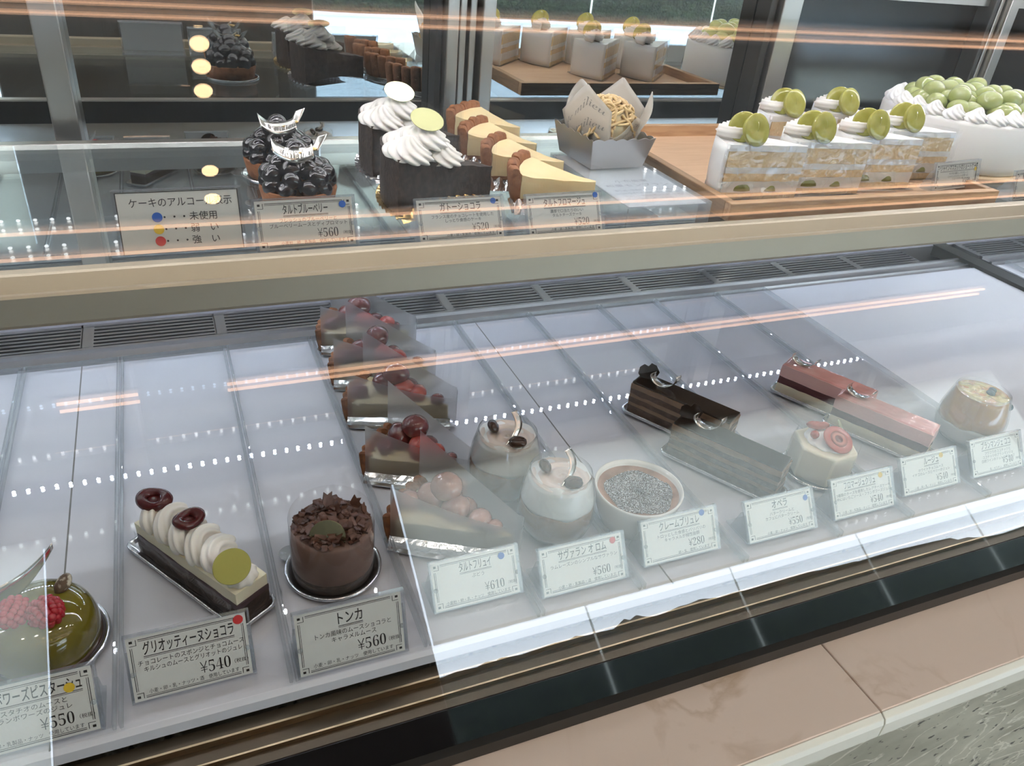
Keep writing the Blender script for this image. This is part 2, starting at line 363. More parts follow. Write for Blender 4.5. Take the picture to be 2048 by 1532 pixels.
for n, (x0, x1, mull) in enumerate(((-1.12,-.74,()),(.86,5.5,(1.72,2.65,3.6,4.55))), 1):
    f = MB()
    for x in (x0+.006, x1-.006): f.add(box(x-.006, x+.006, WY-.07, WY-.03, FLOOR+.1, 1.52))
    for z in (FLOOR+.115, 1.505): f.add(box(x0, x1, WY-.07, WY-.03, z-.015, z+.015))
    if n == 2: f.add(box(x0, x1, WY-.075, WY-.025, .10, .13))
    wo = struct(f, f'window_{n}', winF)
    for x in mull: MB().add(sheetq(x-.006, x+.006, WY-.045, FLOOR+.13, 1.49)).build('lit_line_strip', blindM, wo)  # translucent strips put in to show as lit lines in the glass reflections
    p = MB().add(box(x0, x1, WY-.053, WY-.047, FLOOR+.1, 1.52)).build('pane', paneM, wo)
bl = MB().add(sheetq(.878, 5.48, WY-.01, .62, 1.50)); bl.add(box(.878, 5.48, WY-.02, WY, .605, .62))
tag(bl.build('roller_blind', blindM), 'pale roller blind drawn half down over the wide shop window', 'blind')
bl = MB().add(sheetq(-1.105, -.755, WY-.01, .50, 1.50)); bl.add(box(-1.105, -.755, WY-.02, WY, .485, .50))
tag(bl.build('roller_blind', blindM), 'narrow pale roller blind drawn most of the way down the narrow shop window', 'blind')
# outdoors
bx('ground', pm('pavement', (.46,.46,.45), .8, var=(2,(.40,.40,.39),.4,.6)), -14, 22, -26, -3.1, FLOOR-.1, FLOOR-.02)
hedgeM = pm('hedge_leaves', (.016,.020,.010), .8, var=(14,(.035,.045,.020),.4,.65), bump=(30,1.,.05))
def hf(a, b): return 1+.10*noise.noise(Vector((cos(a)*cos(b)*26,sin(a)*cos(b)*3,sin(b)*3)))+.05*noise.noise(Vector((cos(a)*cos(b)*90,sin(a)*cos(b)*9,sin(b)*9)))
hb = MB().add(ell((4.5,-8.5,FLOOR+.72), (13.,.8,1.24), 220, 36, hf), hedgeM, True).build('hedge', hedgeM)
tag(hb, 'long clipped hedge outside beyond the shop window', 'hedge')

# ================================================================ STRUCTURE: counter plinth
MZ = -.04
for i, (x0, x1) in enumerate(((-.9,.4365),(.4375,1.9))):
    o = MB().add(box(x0, x1, .2180, .345, MZ-.022, MZ)).build('marble_slab', marbleM, bevel=.001)
    MB().add(prism([(.2179,MZ-.022),(.2179,MZ-.0004),(.2130,MZ-.0030),(.2115,MZ-.0075),(.2115,MZ-.022)], x0, x1), None, False, Matrix(((0,0,1,0),(1,0,0,0),(0,1,0,0),(0,0,0,1)))).build('glare_edge', edgeM, o, bevel=.0008)
    tag(o, ('pink veined marble ledge slab under the near half of the case', 'pink marble ledge slab right of the joint, towards the far end')[i], 'marble ledge', 'marble ledge slabs')
for i, (x0, x1) in enumerate(((-.9,.368),(.370,1.9))):
    o = MB().add(box(x0, x1, .228, .95, FLOOR, MZ-.0225)).build('stone_panel', stoneM)
    tag(o, ('speckled green stone counter panel left of the dark joint', 'speckled green stone counter panel right of the dark joint')[i], 'stone panel', 'stone counter panels')

# ================================================================ DISPLAY CASE
XL, XR = -.75, 1.85
case = thing('display_case', 'refrigerated glass pastry display case with slanted front and white deck', 'display case', (0,0,0))
def cpart(mb, name, mat=None, **k): return mb.build(name, mat, case, **k)
DX = 1.207
d = MB().add(prism([(.345,-.012),(.3455,-.004),(.348,-.001),(.352,0),(.803,0),(.803,-.012)], XL, DX), deckM, False, Matrix(((0,0,1,0),(1,0,0,0),(0,1,0,0),(0,0,0,1))))
d.add(prism([(.345,-.012),(.3455,-.004),(.348,-.001),(.352,0),(.803,0),(.803,-.012)], 1.262, XR), deckM, False, Matrix(((0,0,1,0),(1,0,0,0),(0,1,0,0),(0,0,0,1))))
cpart(d, 'deck_panel', deckM)
for x in (-.11, .326): cpart(MB().add(box(x-.0006, x+.0006, .347, .803, .0, .0002)), 'deck_seam', greyInk)
t = MB()   # stepped metal track in front of the deck
for y0, y1, z1, m in ((.3345,.345,-.016,bronzeM),(.333,.3345,-.0135,goldT),(.3215,.333,-.019,bronzeM),(.3202,.3215,-.0168,goldT),(.312,.3202,-.020,bronzeM),(.302,.312,-.022,steel),(.283,.302,-.028,darkM)):
    t.add(box(XL, XR, y0, y1, MZ+.0005, z1), m)
cpart(t, 'front_track')
TA = rad(31); G0 = Vector((0,.2865,MZ+.0005)); GU = Vector((0,sin(TA),cos(TA))); GN = Vector((0,-cos(TA),sin(TA)))
def gbox(s0, s1, d0, d1, x0=XL, x1=XR):
    q = []
    for dd in (d0, d1):
        for x, sv in ((x0,s0),(x1,s0),(x1,s1),(x0,s1)):
            p = G0+GU*sv+GN*dd; q.append((x, p.y, p.z))
    return q, [(3,2,1,0),(4,5,6,7),(0,1,5,4),(1,2,6,5),(2,3,7,6),(3,0,4,7)]
cpart(MB().add(gbox(.002, .575, -.0025, .0025)), 'front_glass', glassM, label='large slanted clear front glass')
cpart(MB().add(gbox(.002, .036, .0028, .0036)), 'glass_edge_band', frit, label='black glossy band along the foot of the glass')
r = MB()
YZX = Matrix(((0,0,1,0),(1,0,0,0),(0,1,0,0),(0,0,0,1)))
# shelf, front rail and rear rail
cpart(MB().add(box(XL, XR, .534, .857, .2085, .2155)), 'glass_shelf', shelfM)
r.add(prism([(.505,.1985),(.5045,.2005),(.507,.2175),(.5085,.2190),(.5115,.2190),(.513,.2205),(.5195,.2268),(.522,.2275),(.529,.2275),(.531,.226),(.531,.2165),(.540,.2165),(.540,.2075),(.530,.2075),(.530,.1985)], XL, XR), railM, False, YZX)
cpart(r, 'shelf_rail', railM)
r = MB().add(prism([(.846,.1900),(.846,.2120),(.850,.2160),(.8615,.2160),(.8625,.2145),(.8625,.1900)], XL, XR), alu, False, YZX)
rr = cpart(r, 'rear_shelf_rail', alu)
rb = MB().add(box(XL, XR, .8626, .8640, .1905, .2145)); rb.build('rail_backing', darkM, rr)
l = MB()
x = XL+.02
while x < XR:
    l.add(ell((x,.8535,.1893), (.0021,.0021,.0014), 10, 6), ledM, True); x += .0147
led = cpart(l, 'led_strip', ledM, label='row of white light-emitting diodes under the shelf')
# ledge and grille behind the deck
g = MB()
g.add(prism([(.803,-.012),(.803,-.002),(.812,-.002),(.813,.0015),(.8165,.0015),(.818,-.001),(.832,-.001),(.833,.003),(.8375,.003),(.8375,-.012)], XL, DX), ventM, False, YZX)
g.add(prism([(.803,-.012),(.803,-.002),(.812,-.002),(.813,.0015),(.8165,.0015),(.818,-.001),(.832,-.001),(.833,.003),(.8375,.003),(.8375,-.012)], 1.262, XR), ventM, False, YZX)
g.add(prism([(.889,-.03),(.889,.004),(.893,.008),(.905,.008),(.915,.013),(.936,.013),(.936,-.03)], XL, XR), steel, False, YZX)
cpart(g, 'rear_ledge')
x = -.249-.137*3
while x < 1.75:
    x0, x1 = x+.012, x+.137
    if not (x1 > DX and x0 < 1.262):
        v = MB()
        for k in range(7):
            y = .8400+k*.0078; v.add(box(x0, x1, y, y+.0034, -.002, .003))
        v.add(box(x-.001, x0, .8376, .889, -.002, .0034)); v.add(box(x1, x1+.001, .8376, .889, -.002, .0034)); v.add(box(x-.001, x1+.001, .884, .889, -.002, .0042))
        cpart(v, 'vent_grille', ventM)
    x += .137
cpart(MB().add(box(XL, XR, .8376, .889, -.03, -.026)), 'air_duct', voidM)
# partition between the two bays
pt = MB().add(box(DX, DX+.0305, .345, .905, -.012, .006), darkM); pt.add(box(DX+.0305, 1.262, .345, .905, -.012, -.002), voidM)
cpart(pt, 'bay_divider')
# rear sliding doors (half mirror) with frames
RY_ = .945
posts = ((-.101,-.077),(.308,.322),(.3265,.3345),(.3385,.3465),(.3505,.366),(.757,.768),(.770,.801),(1.172,1.18),(1.183,1.19),(1.193,1.212))
for i, (x0, x1, n) in enumerate(((-.75,-.09,2),(-.09,.315,0),(.36,.775,1),(.785,1.19,0),(1.19,1.85,1))):
    f = MB()
    f.add(box(x0, x1, .926, .947, .013, .030))
    dr = cpart(f, 'sliding_door', aluV)
    MB().add(box(x0, x1, .926, .947, .3765, .410)).build('top_rail', aluV, dr)
    MB().add(box(x0+.004, x1-.004, RY_, RY_+.006, .03, .3765)).build('mirror_pane', mirrorM if i < 3 else tintM, dr)
for i, (x0, x1) in enumerate(posts):
    cpart(MB().add(box(x0, x1, .905 if i in (0,1,4,6,9) else .915, .944, .013, .405), darkM if i in (5,7) else aluV), 'door_stile', bevel=.0012)
cpart(MB().add(box(.300, .307, .92, .944, .013, .405)), 'door_gasket', dark2)
# canopy
cn = MB().add(box(XL, XR, .584, .96, .452, .475)); cn.add(box(XL, XR, .90, .96, .41, .452))
cpart(cn, 'canopy', alu)
for yy in (.5935, .70, .82):  # middle row is added, it softens the shelf rail's shadow on the deck
    l = MB(); x = XL+.05
    while x < XR-.04:
        l.add(ell((x,yy,.4495), (.0030,.0030,.0020), 10, 6), ledS, True); x += .0220
    cpart(l, 'canopy_light', ledS, label='row of white light-emitting diodes under the canopy, the middle row added')
for x0 in (XL-.006, XR):
    e = MB().add(prism([(.2865,MZ+.001),(.585,.452),(.96,.452),(.96,MZ+.001)], x0, x0+.006), None, False, YZX); cpart(e, 'side_glass', glassM)

# ================================================================ clear trays on the deck
TZ = .0042
def tray(x0, x1, label, y0=.3475, y1=.801):
    o = MB()
    o.add(box(x0+.0012, x1-.0012, y0, y1, .0006, .0026), acr)
    for a, b in ((x0+.0008,x0+.0030),(x1-.0030,x1-.0008)): o.add(box(a, b, y0, y1, .0026, .0085), acrE)
    o.add(box(x0+.003, x1-.003, y1-.002, y1, .0026, .0085), acrE)
    return tag(o.build('acrylic_tray', acr, bevel=.0004, seg=1), label, 'tray', 'clear trays lined up on the white deck')
TR = [-.252,-.162,-.073,.0315,.123,.210,.297,.396,.498,.583,.684,.770]
TL = ['clear acrylic tray at the far left edge, under the pistachio dome', 'clear empty acrylic tray left of the cherry cream slice', 'clear acrylic tray under the long cherry cream slice', 'clear acrylic tray under the round chocolate cake',
      'clear acrylic tray under the row of grape tart slices', 'clear acrylic tray under the two layered dessert glasses', 'clear acrylic tray under the creme brulee ramekin',
      'clear acrylic tray under the two chocolate layer slices', 'clear acrylic tray under the white hexagonal cake', 'clear acrylic tray under the two pink mousse slices', 'clear acrylic tray under the orange jelly glass']
for i in range(11): tray(TR[i], TR[i+1], TL[i])
tray(1.275, 1.375, 'clear acrylic tray in the next bay beyond the dark divider')
ZT = .0028   # top of a tray's bottom sheet

# ================================================================ price cards
def card(loc, W, h, lean, label, title, desc, price, allerg, dot=None, tw=.45, rz=0., tcx=.5, dotpos=(.80,.82), deskip=0., foot=.030):
    t = thing('price_card', label, 'price card', loc, rz, 'price cards in clear holders')
    L_ = rad(lean); A = rotm(-L_, 0, 0, (0,0,.0030*sin(L_)+.0004))
    hd = MB(); e = .0032
    hd.add(box(-W/2, W/2, -.0008, .0, 0, h), acr, False, A)
    hd.add(box(-W/2, W/2, .0012, .0030, 0, h), acr, False, A)
    hd.add(box(-W/2, W/2, -.0008, .0030, h-.0012, h), acrE, False, A)
    hd.add(box(W/2-.0014, W/2, -.0008, .0030, 0, h), acrE, False, A); hd.add(box(-W/2, -W/2+.0008, -.0008, .0030, 0, h), acrE, False, A)
    yb = .0030*cos(L_); hd.add(box(-W/2, W/2, yb, yb+foot, .0, .0018), acrE)
    sd = [(yb, .0018), (yb+foot*.8, .0018), (yb+.0018+h*.72*sin(L_), h*.72*cos(L_))]
    hd.add(prism(sd, W/2-.0025, W/2), acrE, False, YZX); hd.add(prism(sd, -W/2, -W/2+.0025), acrE, False, YZX)
    hd.build('holder', acr, t)
    p = MB().add(box(-W/2+.0016, W/2-.0024, .0003, .0008, .0008, h-.0016), papM, False, A); p.build('paper', papM, t)
    B = A @ Matrix.Translation((-W/2, .00015, 0))
    k = h/.042; m = MB(); D = -.0
    def bar(x0, x1, z0, z1, mm=inkM): m.add(box(x0, x1, D, D+.0001, z0, z1), mm, False, B)
    a0, a1, b0, b1 = .0042, W-.0052, .0034, h-.0044; c = .0042
    for q, wd in ((0,.00042),(.0011,.00028)):
        bar(a0+c, a1-c, b0+q*0-.0009+q, b0-.0009+q+wd); bar(a0+c, a1-c, b1+.0009-q-wd, b1+.0009-q)
        bar(a0-.0009+q, a0-.0009+q+wd, b0+c, b1-c); bar(a1+.0009-q-wd, a1+.0009-q, b0+c, b1-c)
    for sx, X in ((1,a0),(-1,a1)):
        for sz, Z in ((1,b0),(-1,b1)):
            bar(min(X-sx*.0008,X+sx*.0011), max(X-sx*.0008,X+sx*.0011), min(Z-sz*.0006,Z+sz*.0010), max(Z-sz*.0006,Z+sz*.0010))
            xs = sorted((X+sx*.0028, X+sx*.0032)); zs = sorted((Z-sz*.0009, Z+sz*.0028)); bar(*xs, *zs)
            xs = sorted((X-sx*.0009, X+sx*.0032)); zs = sorted((Z+sz*.0026, Z+sz*.0029)); bar(*xs, *zs)
    text(m, title, W*tcx, h-.0128*k, .0088*k, inkM, 'c', W*tw, .012, B)
    vs, fs = text2d(title, .012); tl = min(W*tw, (max(v[0] for v in vs)-min(v[0] for v in vs))*.0088*k)
    bar(W*tcx-tl/2, W*tcx+tl/2, h-.0146*k, h-.0142*k); bar(W*tcx-tl/2, W*tcx+tl/2, h-.0154*k, h-.01515*k)
    for j, (s_, wd) in enumerate(desc): text(m, s_, W*(.52 if wd < .8 else .51), h-(.0196+.0041*j)*k, .0038*k, inkM, 'c', W*wd, 0, B)
    text(m, serif(price), W*.80, .0086*k, .0104*k, inkM, 'r', None, -.014, B, .76)
    text(m, '（税抜）', W*.945, .0102*k, .0030*k, inkM, 'r', W*.13, 0, B)
    text(m, allerg, W*.86, .0046*k, .0031*k, inkM, 'r', W*.72, 0, B)
    m.build('lettering', inkM, t)
    if dot:
        dm = MB().add(lathe([(0,0),(.0029*k,0),(.0029*k,.00012),(0,.00012)], 28), dot, False, B @ rotm(pi/2,0,0,(W*dotpos[0], -.0001, h*dotpos[1]))); dm.build('sticker', dot, t)
    for xx in (.003, W-.0035): MB().add(ell((xx,-.0012,h*.44), (.0017,.0010,.0017), 14, 8), acrE, True, B).build('holder_button', acrE, t)
    return t
AL = '使用しています'
C4 = [
 ((-.117,.349,ZT), .0745, .043, 26, 'price card with yellow dot in front of the olive pistachio dome, bottom left', 'フランボワーズピスターシュ', [('ピスタチオのムースと',.5),('フランボワーズのジュレ',.56)], '¥550', '小麦・卵・乳製品・ナッツ　'+AL, yelDot, .78, 0, .5, (.80,.72)),
 ((-.0275,.361,ZT), .0745, .045, 24, 'price card with red dot in front of the long cherry cream slice', 'グリオッティーヌショコラ', [('チョコレートのスポンジとチョコムース',.84),('キルシュのムースとグリオットのジュレ',.78)], '¥540', '小麦・卵・乳・ナッツ・酒　'+AL, redDot, .72, 0, .5, (.905,.88)),
 ((.0715,.3475,ZT), .0745, .047, 20, 'price card without a dot in front of the round chocolate cake', 'トンカ', [('トンカ風味のムースショコラと',.68),('キャラメルムース',.4)], '¥560', '小麦・卵・乳・ナッツ　'+AL, None, .22, 0, .5, (.8,.8)),
 ((.1705,.372,ZT), .0705, .038, 32, 'price card with blue dot in front of the grape tart slices', 'タルトフリュイ', [('ぶどう',.16)], '¥610', '小麦粉・卵・乳・ナッツ　'+AL, blueDot, .36, 0, .5, (.80,.82)),
 ((.2545,.361,ZT), .0745, .038, 31, 'price card with red dot in front of the layered dessert glasses', 'サヴァラン オ ロム', [('ラムレーズンのシンプルなサヴァラン',.86)], '¥560', '小麦・卵・乳製品・酒　'+AL, redDot, .56, 0, .5, (.86,.84)),
 ((.3465,.366,ZT), .0745, .038, 31, 'price card with blue dot in front of the creme brulee ramekin', 'クレームブリュレ', [('トロッとした食感とパリパリの',.62),('キャラメルが相性抜群',.46)], '¥280', '卵・乳　'+AL, blueDot, .52, 0, .5, (.80,.88)),
 ((.4475,.362,ZT), .0745, .037, 34, 'price card with blue dot in front of the chocolate layer slices', 'オペラ', [('バタークリームと',.40),('カフェにバタークリーム',.56)], '¥550', '小麦・卵・ナッツ　'+AL, blueDot, .22, 0, .5, (.88,.76)),
 ((.5435,.364,ZT), .0745, .037, 33, 'price card with yellow dot in front of the white hexagonal cake', 'フロマージュクリュ', [('3種類のチーズを使用したレアチーズケーキ',.86),('中にはいちごソース・フランボワーズジュレ',.86)], '¥540', '小麦・卵・乳製品・ナッツ　'+AL, yelDot, .50, 0, .46, (.80,.84)),
 ((.6350,.371,ZT), .0745, .037, 33, 'price card with yellow dot in front of the pink mousse slices', 'ルージュ', [('ホワイトチョコムース',.46),('イチゴのムースとベリーのジュレ',.72)], '¥540', '小麦・卵・乳・ナッツ　'+AL, yelDot, .26, 0, .54, (.72,.84)),
 ((.7290,.372,ZT), .0745, .038, 33, 'price card at the right edge, in front of the orange jelly glass', 'ブランマンジェ ココ', [('フワフワのココナッツと',.6),('ココナッツのブランマンジェ',.66),('白桃ワインのジュレにフルーツ',.72)], '¥540', '乳・ゼラチン　'+AL, None, .56, 0, .5, (.8,.8)),
]
for c in C4:
    card(c[0], c[1], c[2], c[3], c[4], c[5], c[6], c[7], c[8], c[9], c[10], c[11], c[12], c[13])
SZ = .2157
card((.0890,.5555,SZ), .0745, .0375, 22, 'price card with blue dot in front of the blueberry tarts on the shelf', 'タルトブルーベリー', [('フレッシュのブルーベリーと',.56),('ブルーベリームースとディプロマット',.76)], '¥560', '小麦粉　卵　乳製品　'+AL, blueDot, .44, rz=.03, dotpos=(.87,.82))
card((.2085,.5500,SZ), .0745, .0345, 28, 'price card with blue dot in front of the dark chocolate wedges on the shelf', 'ガトーショコラ', [('フランス産のチョコレートを使用した',.76),('しっとり食感のケーキ',.46)], '¥520', '小麦・卵・乳製品　'+AL, blueDot, .46, rz=.02, dotpos=(.88,.86))
card((.2995,.5480,SZ), .0720, .0345, 28, 'price card with blue dot in front of the cheese tart slices on the shelf', 'タルトフロマージュ', [('濃厚で口当たりのいい',.46),('タルトチーズケーキ',.42)], '¥520', '小麦・卵・乳製品　'+AL, blueDot, .54, rz=.02, dotpos=(.91,.90))
card((.7850,.5790,SZ+.0085), .0760, .0300, 14, 'price card with yellow dot standing in the oak tray beside the shortcakes', 'シャインマスカットのショートケーキ', [('今が旬の種なしマスカット',.56),('シャインマスカットを使った',.62),('ショートケーキ',.34)], '¥550', '小麦・卵・乳製品　'+AL, yelDot, .84, rz=.10, dotpos=(.90,.66), tcx=.53, foot=.018)
card((.8860,.5570,SZ), .0760, .0330, 14, 'price card cut off by the right edge, in front of the whole green grape cake', '季節のデコレーション', [('シャインマスカットの',.46),('ホールケーキ',.34)], '¥5,500', '小麦・卵・乳製品　'+AL, None, .66, rz=.06)
# alcohol key card (no border ornaments)
t = thing('legend_card', 'cream card with blue, yellow and red dots explaining alcohol, far left on the shelf', 'sign', (.0035,.5640,SZ+.0004), .01)
W, h = .0800, .0430; A = rotm(-rad(20),0,0,(0,0,.0012)); B = A @ Matrix.Translation((-W/2,.00015,0))
hd = MB(); hd.add(box(-W/2-.002, W/2+.002, -.0008, 0, 0, h+.0015), acr, False, A); hd.add(box(-W/2-.002, W/2+.002, .0012, .003, 0, h+.0015), acr, False, A); hd.add(box(-W/2-.002, W/2+.002, .0028, .03, .0002, .0014), acrE)
hd.add(box(-W/2-.002, W/2+.002, -.0008, .003, h+.0003, h+.0015), acrE, False, A); hd.build('holder', acr, t)
MB().add(box(-W/2, W/2, .0003, .0008, .0006, h-.0005), papM, False, A).build('paper', papM, t)
m = MB()
for b in ((.0,W,h-.0012,h-.0006),(0,.0006,.0006,h-.0006),(W-.0006,W,.0006,h-.0006)): m.add(box(b[0],b[1],0,.0001,b[2],b[3]), inkM, False, B)
text(m, 'ケーキのアルコール表示', W*.52, h-.0105, .0068, inkM, 'c', W*.84, .004, B)
for j, s_ in enumerate(('・・・未使用','・・・弱　い','・・・強　い')): text(m, s_, W*.36, h-.0205-.0082*j, .0064, inkM, 'l', W*.44, .004, B)
m.build('lettering', inkM, t)
for j, dm in enumerate((blueDot, yelDot, redDot)):
    MB().add(lathe([(0,0),(.0034,0),(.0034,.00012),(0,.00012)], 28), dm, False, B @ rotm(pi/2,0,0,(W*.31,-.0001,h-.0180-.0082*j))).build('dot', dm, t)

#PART2
# ================================================================ ceiling lamps
def line_lamp(label, x0, x1, ya, yb, tr=.0075):
    t = thing('line_lamp', label, 'ceiling lamp', ((x0+x1)/2, (ya+yb)/2, CEIL), 0, 'warm linear ceiling lamps')
    hx = (x1-x0)/2; hy = abs(yb-ya)/2+.03
    MB().add(box(-hx-.02, hx+.02, -hy, hy, -.012, -.0005)).build('housing', winF, t)
    for y in (ya, yb):
        yy = y-(ya+yb)/2; MB().add(tube([(-hx,yy,-.022),(hx,yy,-.022)], tr, 12), None, True).build('tube', lineM, t)
line_lamp('short warm twin-tube ceiling lamp at the far left end of the window row', -.573, -.256, -2.44, -2.505)
line_lamp('long warm twin-tube ceiling lamp nearest the shop window', .117, 5.1, -2.45, -2.505)
line_lamp('long warm twin-tube ceiling lamp in the middle of the ceiling', -.65, 4.6, -1.355, -1.48, .006)
line_lamp('long warm twin-tube ceiling lamp nearest the pastry case', -.35, 4.6, -.525, -.558, .0045)
for i, y in enumerate((-.572,-.648,-.722,-.806,-1.122,-1.25)):
    t = thing('downlight', 'round warm downlight recessed in the ceiling in front of the case', 'ceiling lamp', (.122,y,CEIL), 0, 'row of round downlights')
    MB().add(lathe([(.026,-.001),(.034,-.001),(.034,-.006),(.026,-.006),(.026,-.001)], 28, None, False), None, True).build('trim_ring', alu, t)
    MB().add(lathe([(0,-.0012),(.0255,-.0012),(.0255,-.004),(0,-.004)], 24)).build('lens', spotM, t)

for i in range(7):  # unseen fill lights added to brighten the marble ledge and cards
    t = thing('downlight', 'large white fill light added in the ceiling above the counter edge, out of view', 'ceiling lamp', (-.9+.62*i,-.05,CEIL), 0, 'fill lights added above the counter')
    MB().add(lathe([(.072,-.001),(.085,-.001),(.085,-.007),(.072,-.007),(.072,-.001)], 32, None, False), None, True).build('trim_ring', alu, t)
    MB().add(lathe([(0,-.0012),(.0715,-.0012),(.0715,-.004),(0,-.004)], 28)).build('lens', counterFillM, t)

# ================================================================ small builders for pastry
def foil_disc(label, loc, r, tab=None):
    m = MB().add(lathe([(0,.0004),(r*.86,.0004),(r*.89,.0018),(r*.95,.0030),(r*.985,.0030),(r,.0016),(r*.985,.0004),(r*.94,.0000),(0,.0000)], 64), None, True)
    if tab is not None:
        pts = []
        for k in range(15): a = pi*k/14; pts.append((r*.96+.0105*sin(a)**.7, -.0085*cos(a)))
        m.add(prism(pts, .0012, .0017), None, False, Matrix.Rotation(tab, 4, 'Z'))
    o = m.build('cake_disc', silverT); o.location = loc
    return tag(o, label, 'cake board', 'silver cake boards')
def foil_tray(label, loc, rz, L, W):
    m = MB(); n = 6
    def rr(s, z):
        hx, hy = L/2+s, W/2+s; R = .006+max(s,0); pts = []
        for cx, cy_, a0 in ((hx-R,hy-R,0),(-hx+R,hy-R,pi/2),(-hx+R,-hy+R,pi),(hx-R,-hy+R,1.5*pi)):
            for k in range(n): a = a0+pi/2*k/(n-1); pts.append((cx+R*cos(a), cy_+R*sin(a), z))
        return pts
    rings = [rr(-.004,.0006), rr(-.0018,.0012), rr(-.0008,.0036), rr(.0006,.0042), rr(.0016,.0036), rr(.0012,.0008), rr(0,.0)]
    vs = [p for q in rings for p in q]; k = len(rings[0]); fs = []
    for j in range(len(rings)-1):
        for i in range(k): a = j*k+i; b = j*k+(i+1)%k; fs.append((a,b,b+k,a+k))
    fs.append(tuple(range(k))); fs.append(tuple((len(rings)-1)*k+i for i in range(k))[::-1])
    m.add((vs, fs), None, True)
    x = -L/2+.006
    while x < L/2-.006:
        for y in (-W/2-.0008, W/2+.0008): m.add(ell((x,y,.0040), (.0007,.0010,.0006), 8, 5), None, True)
        x += .0021
    o = m.build('cake_tray', silverT); o.location = loc; o.rotation_euler[2] = rz
    return tag(o, label, 'cake board', 'silver cake boards')
def ribbon(parent, S, name='label_strip', mat=None, n=24, txt=None, tsize=.6, u0=.1, u1=.9, flip=1):
    m = MB(); m.add(grid(n, 4, lambda u, v: S(u, v)), mat or silvL, True)
    r = m.build(name, mat or silvL, parent, solid=.00025)
    if txt:
        vs, fs = text2d(txt); x0 = min(v[0] for v in vs); x1 = max(v[0] for v in vs)
        q = []
        for (x, y) in vs:
            u = u0+(u1-u0)*(x-x0)/(x1-x0); v = .5+(y-.32)*tsize
            e = 1e-3; p = Vector(S(u, v)); du = Vector(S(u+e, v))-p; dv = Vector(S(u, v+e))-p; nn = du.cross(dv).normalized()*flip
            q.append(tuple(p+nn*.00035))
        MB().add((q, fs)).build('strip_lettering', greyInk, r)
    return r
def slab(m, x0, x1, y0, y1, z0, z1, mat, wob=.0006, nx=26, ny=8, seed=0, ztop=0.):
    # box with faintly uneven faces
    def side(fx): return grid(nx, 5, fx)
    def W(p): return tuple(Vector(p)+Vector((nz(p,90,seed),nz(p,90,seed+1),nz(p,60,seed+2)*.8))*wob)
    lx, ly, lz = x1-x0, y1-y0, z1-z0
    m.add(grid(nx, 5, lambda u, v: W((x0+lx*u, y0, z0+lz*v))), mat); m.add(grid(nx, 5, lambda u, v: W((x1-lx*u, y1, z0+lz*v))), mat)
    m.add(grid(ny, 5, lambda u, v: W((x1, y0+ly*u, z0+lz*v))), mat); m.add(grid(ny, 5, lambda u, v: W((x0, y1-ly*u, z0+lz*v))), mat)
    m.add(grid(nx, ny, lambda u, v: W((x0+lx*u, y0+ly*v, z1))), mat, ztop > 0); m.add(grid(nx, ny, lambda u, v: W((x0+lx*u, y1-ly*v, z0))), mat)
    return m
def part_slab(name, par, mat, *a, **k):
    m = MB(); slab(m, *a, mat, **k)
    bm_o = m.build(name, mat, par)
    return bm_o
def wedge_poly(R, ang, tip=.0, n=14):
    pts = [(0,0)] if not tip else [(-tip,0),(-tip*cos(ang),tip*sin(ang))]
    if tip: pts = [(-tip*cos(ang),tip*sin(ang)),(-tip,0)]
    return pts+[(-R*cos(ang*k/(n-1)), R*sin(ang*k/(n-1))) for k in range(n)]
def wedge(m, R, ang, z0, z1f, mat, wob=.0006, seed=0, tip=.002, nr=24, na=12, nzz=5, smooth=True, z0f=None, R0=None):
    # solid wedge, tip at origin, one cut face along -x; z1f(r,a) top height
    def Wb(p): return tuple(Vector(p)+Vector((nz(p,110,seed),nz(p,110,seed+1),nz(p,70,seed+2)))*wob)
    def P(r, a, z): return Wb((-r*cos(a), r*sin(a), z))
    rr = lambda u: tip+(R-tip)*u
    zz = lambda r, a, v: (z0f(r,a) if z0f else z0)*(1-v)+z1f(r, a)*v
    m.add(grid(nr, nzz, lambda u, v: P(rr(u), 0, zz(rr(u),0,v))), mat, False)
    m.add(grid(nr, nzz, lambda u, v: P(rr(1-u), ang, zz(rr(1-u),ang,v))), mat, False)
    m.add(grid(na, nzz, lambda u, v: P(R, ang*u, zz(R,ang*u,v))), mat, True)
    m.add(grid(na, nzz, lambda u, v: P(tip, ang*(1-u), zz(tip,ang*(1-u),v))), mat, False)
    m.add(grid(nr, na, lambda u, v: P(rr(u), ang*v, zz(rr(u),ang*v,1))), mat, smooth)
    m.add(grid(nr, na, lambda u, v: P(rr(u), ang*(1-v), zz(rr(u),ang*(1-v),0))), mat, False)
    return m
def plaque(parent, c, r, mat, rx=0, rz=0, name='gold_disc', ry=0):
    m = MB().add(lathe([(0,-.0003),(r-.0002,-.0003),(r,0),(r-.0002,.0003),(0,.0003)], 40), mat, False, rotm(rx, ry, rz, c))
    return m.build(name, mat, parent)
def bean(m, c, s, R, seed=0):
    def f(a, b):
        g = abs(sin(a)*cos(b)) if sin(b) > 0 else 1
        return 1-.12*max(0,(1-abs(sin(a)*cos(b))*5))*(1 if sin(b) > 0 else 0)+.05*noise.noise(Vector((cos(a)*2,sin(a)*2,b+seed)))
    m.add(ell(c, s, 24, 14, f, R.to_3x3()), None, True)

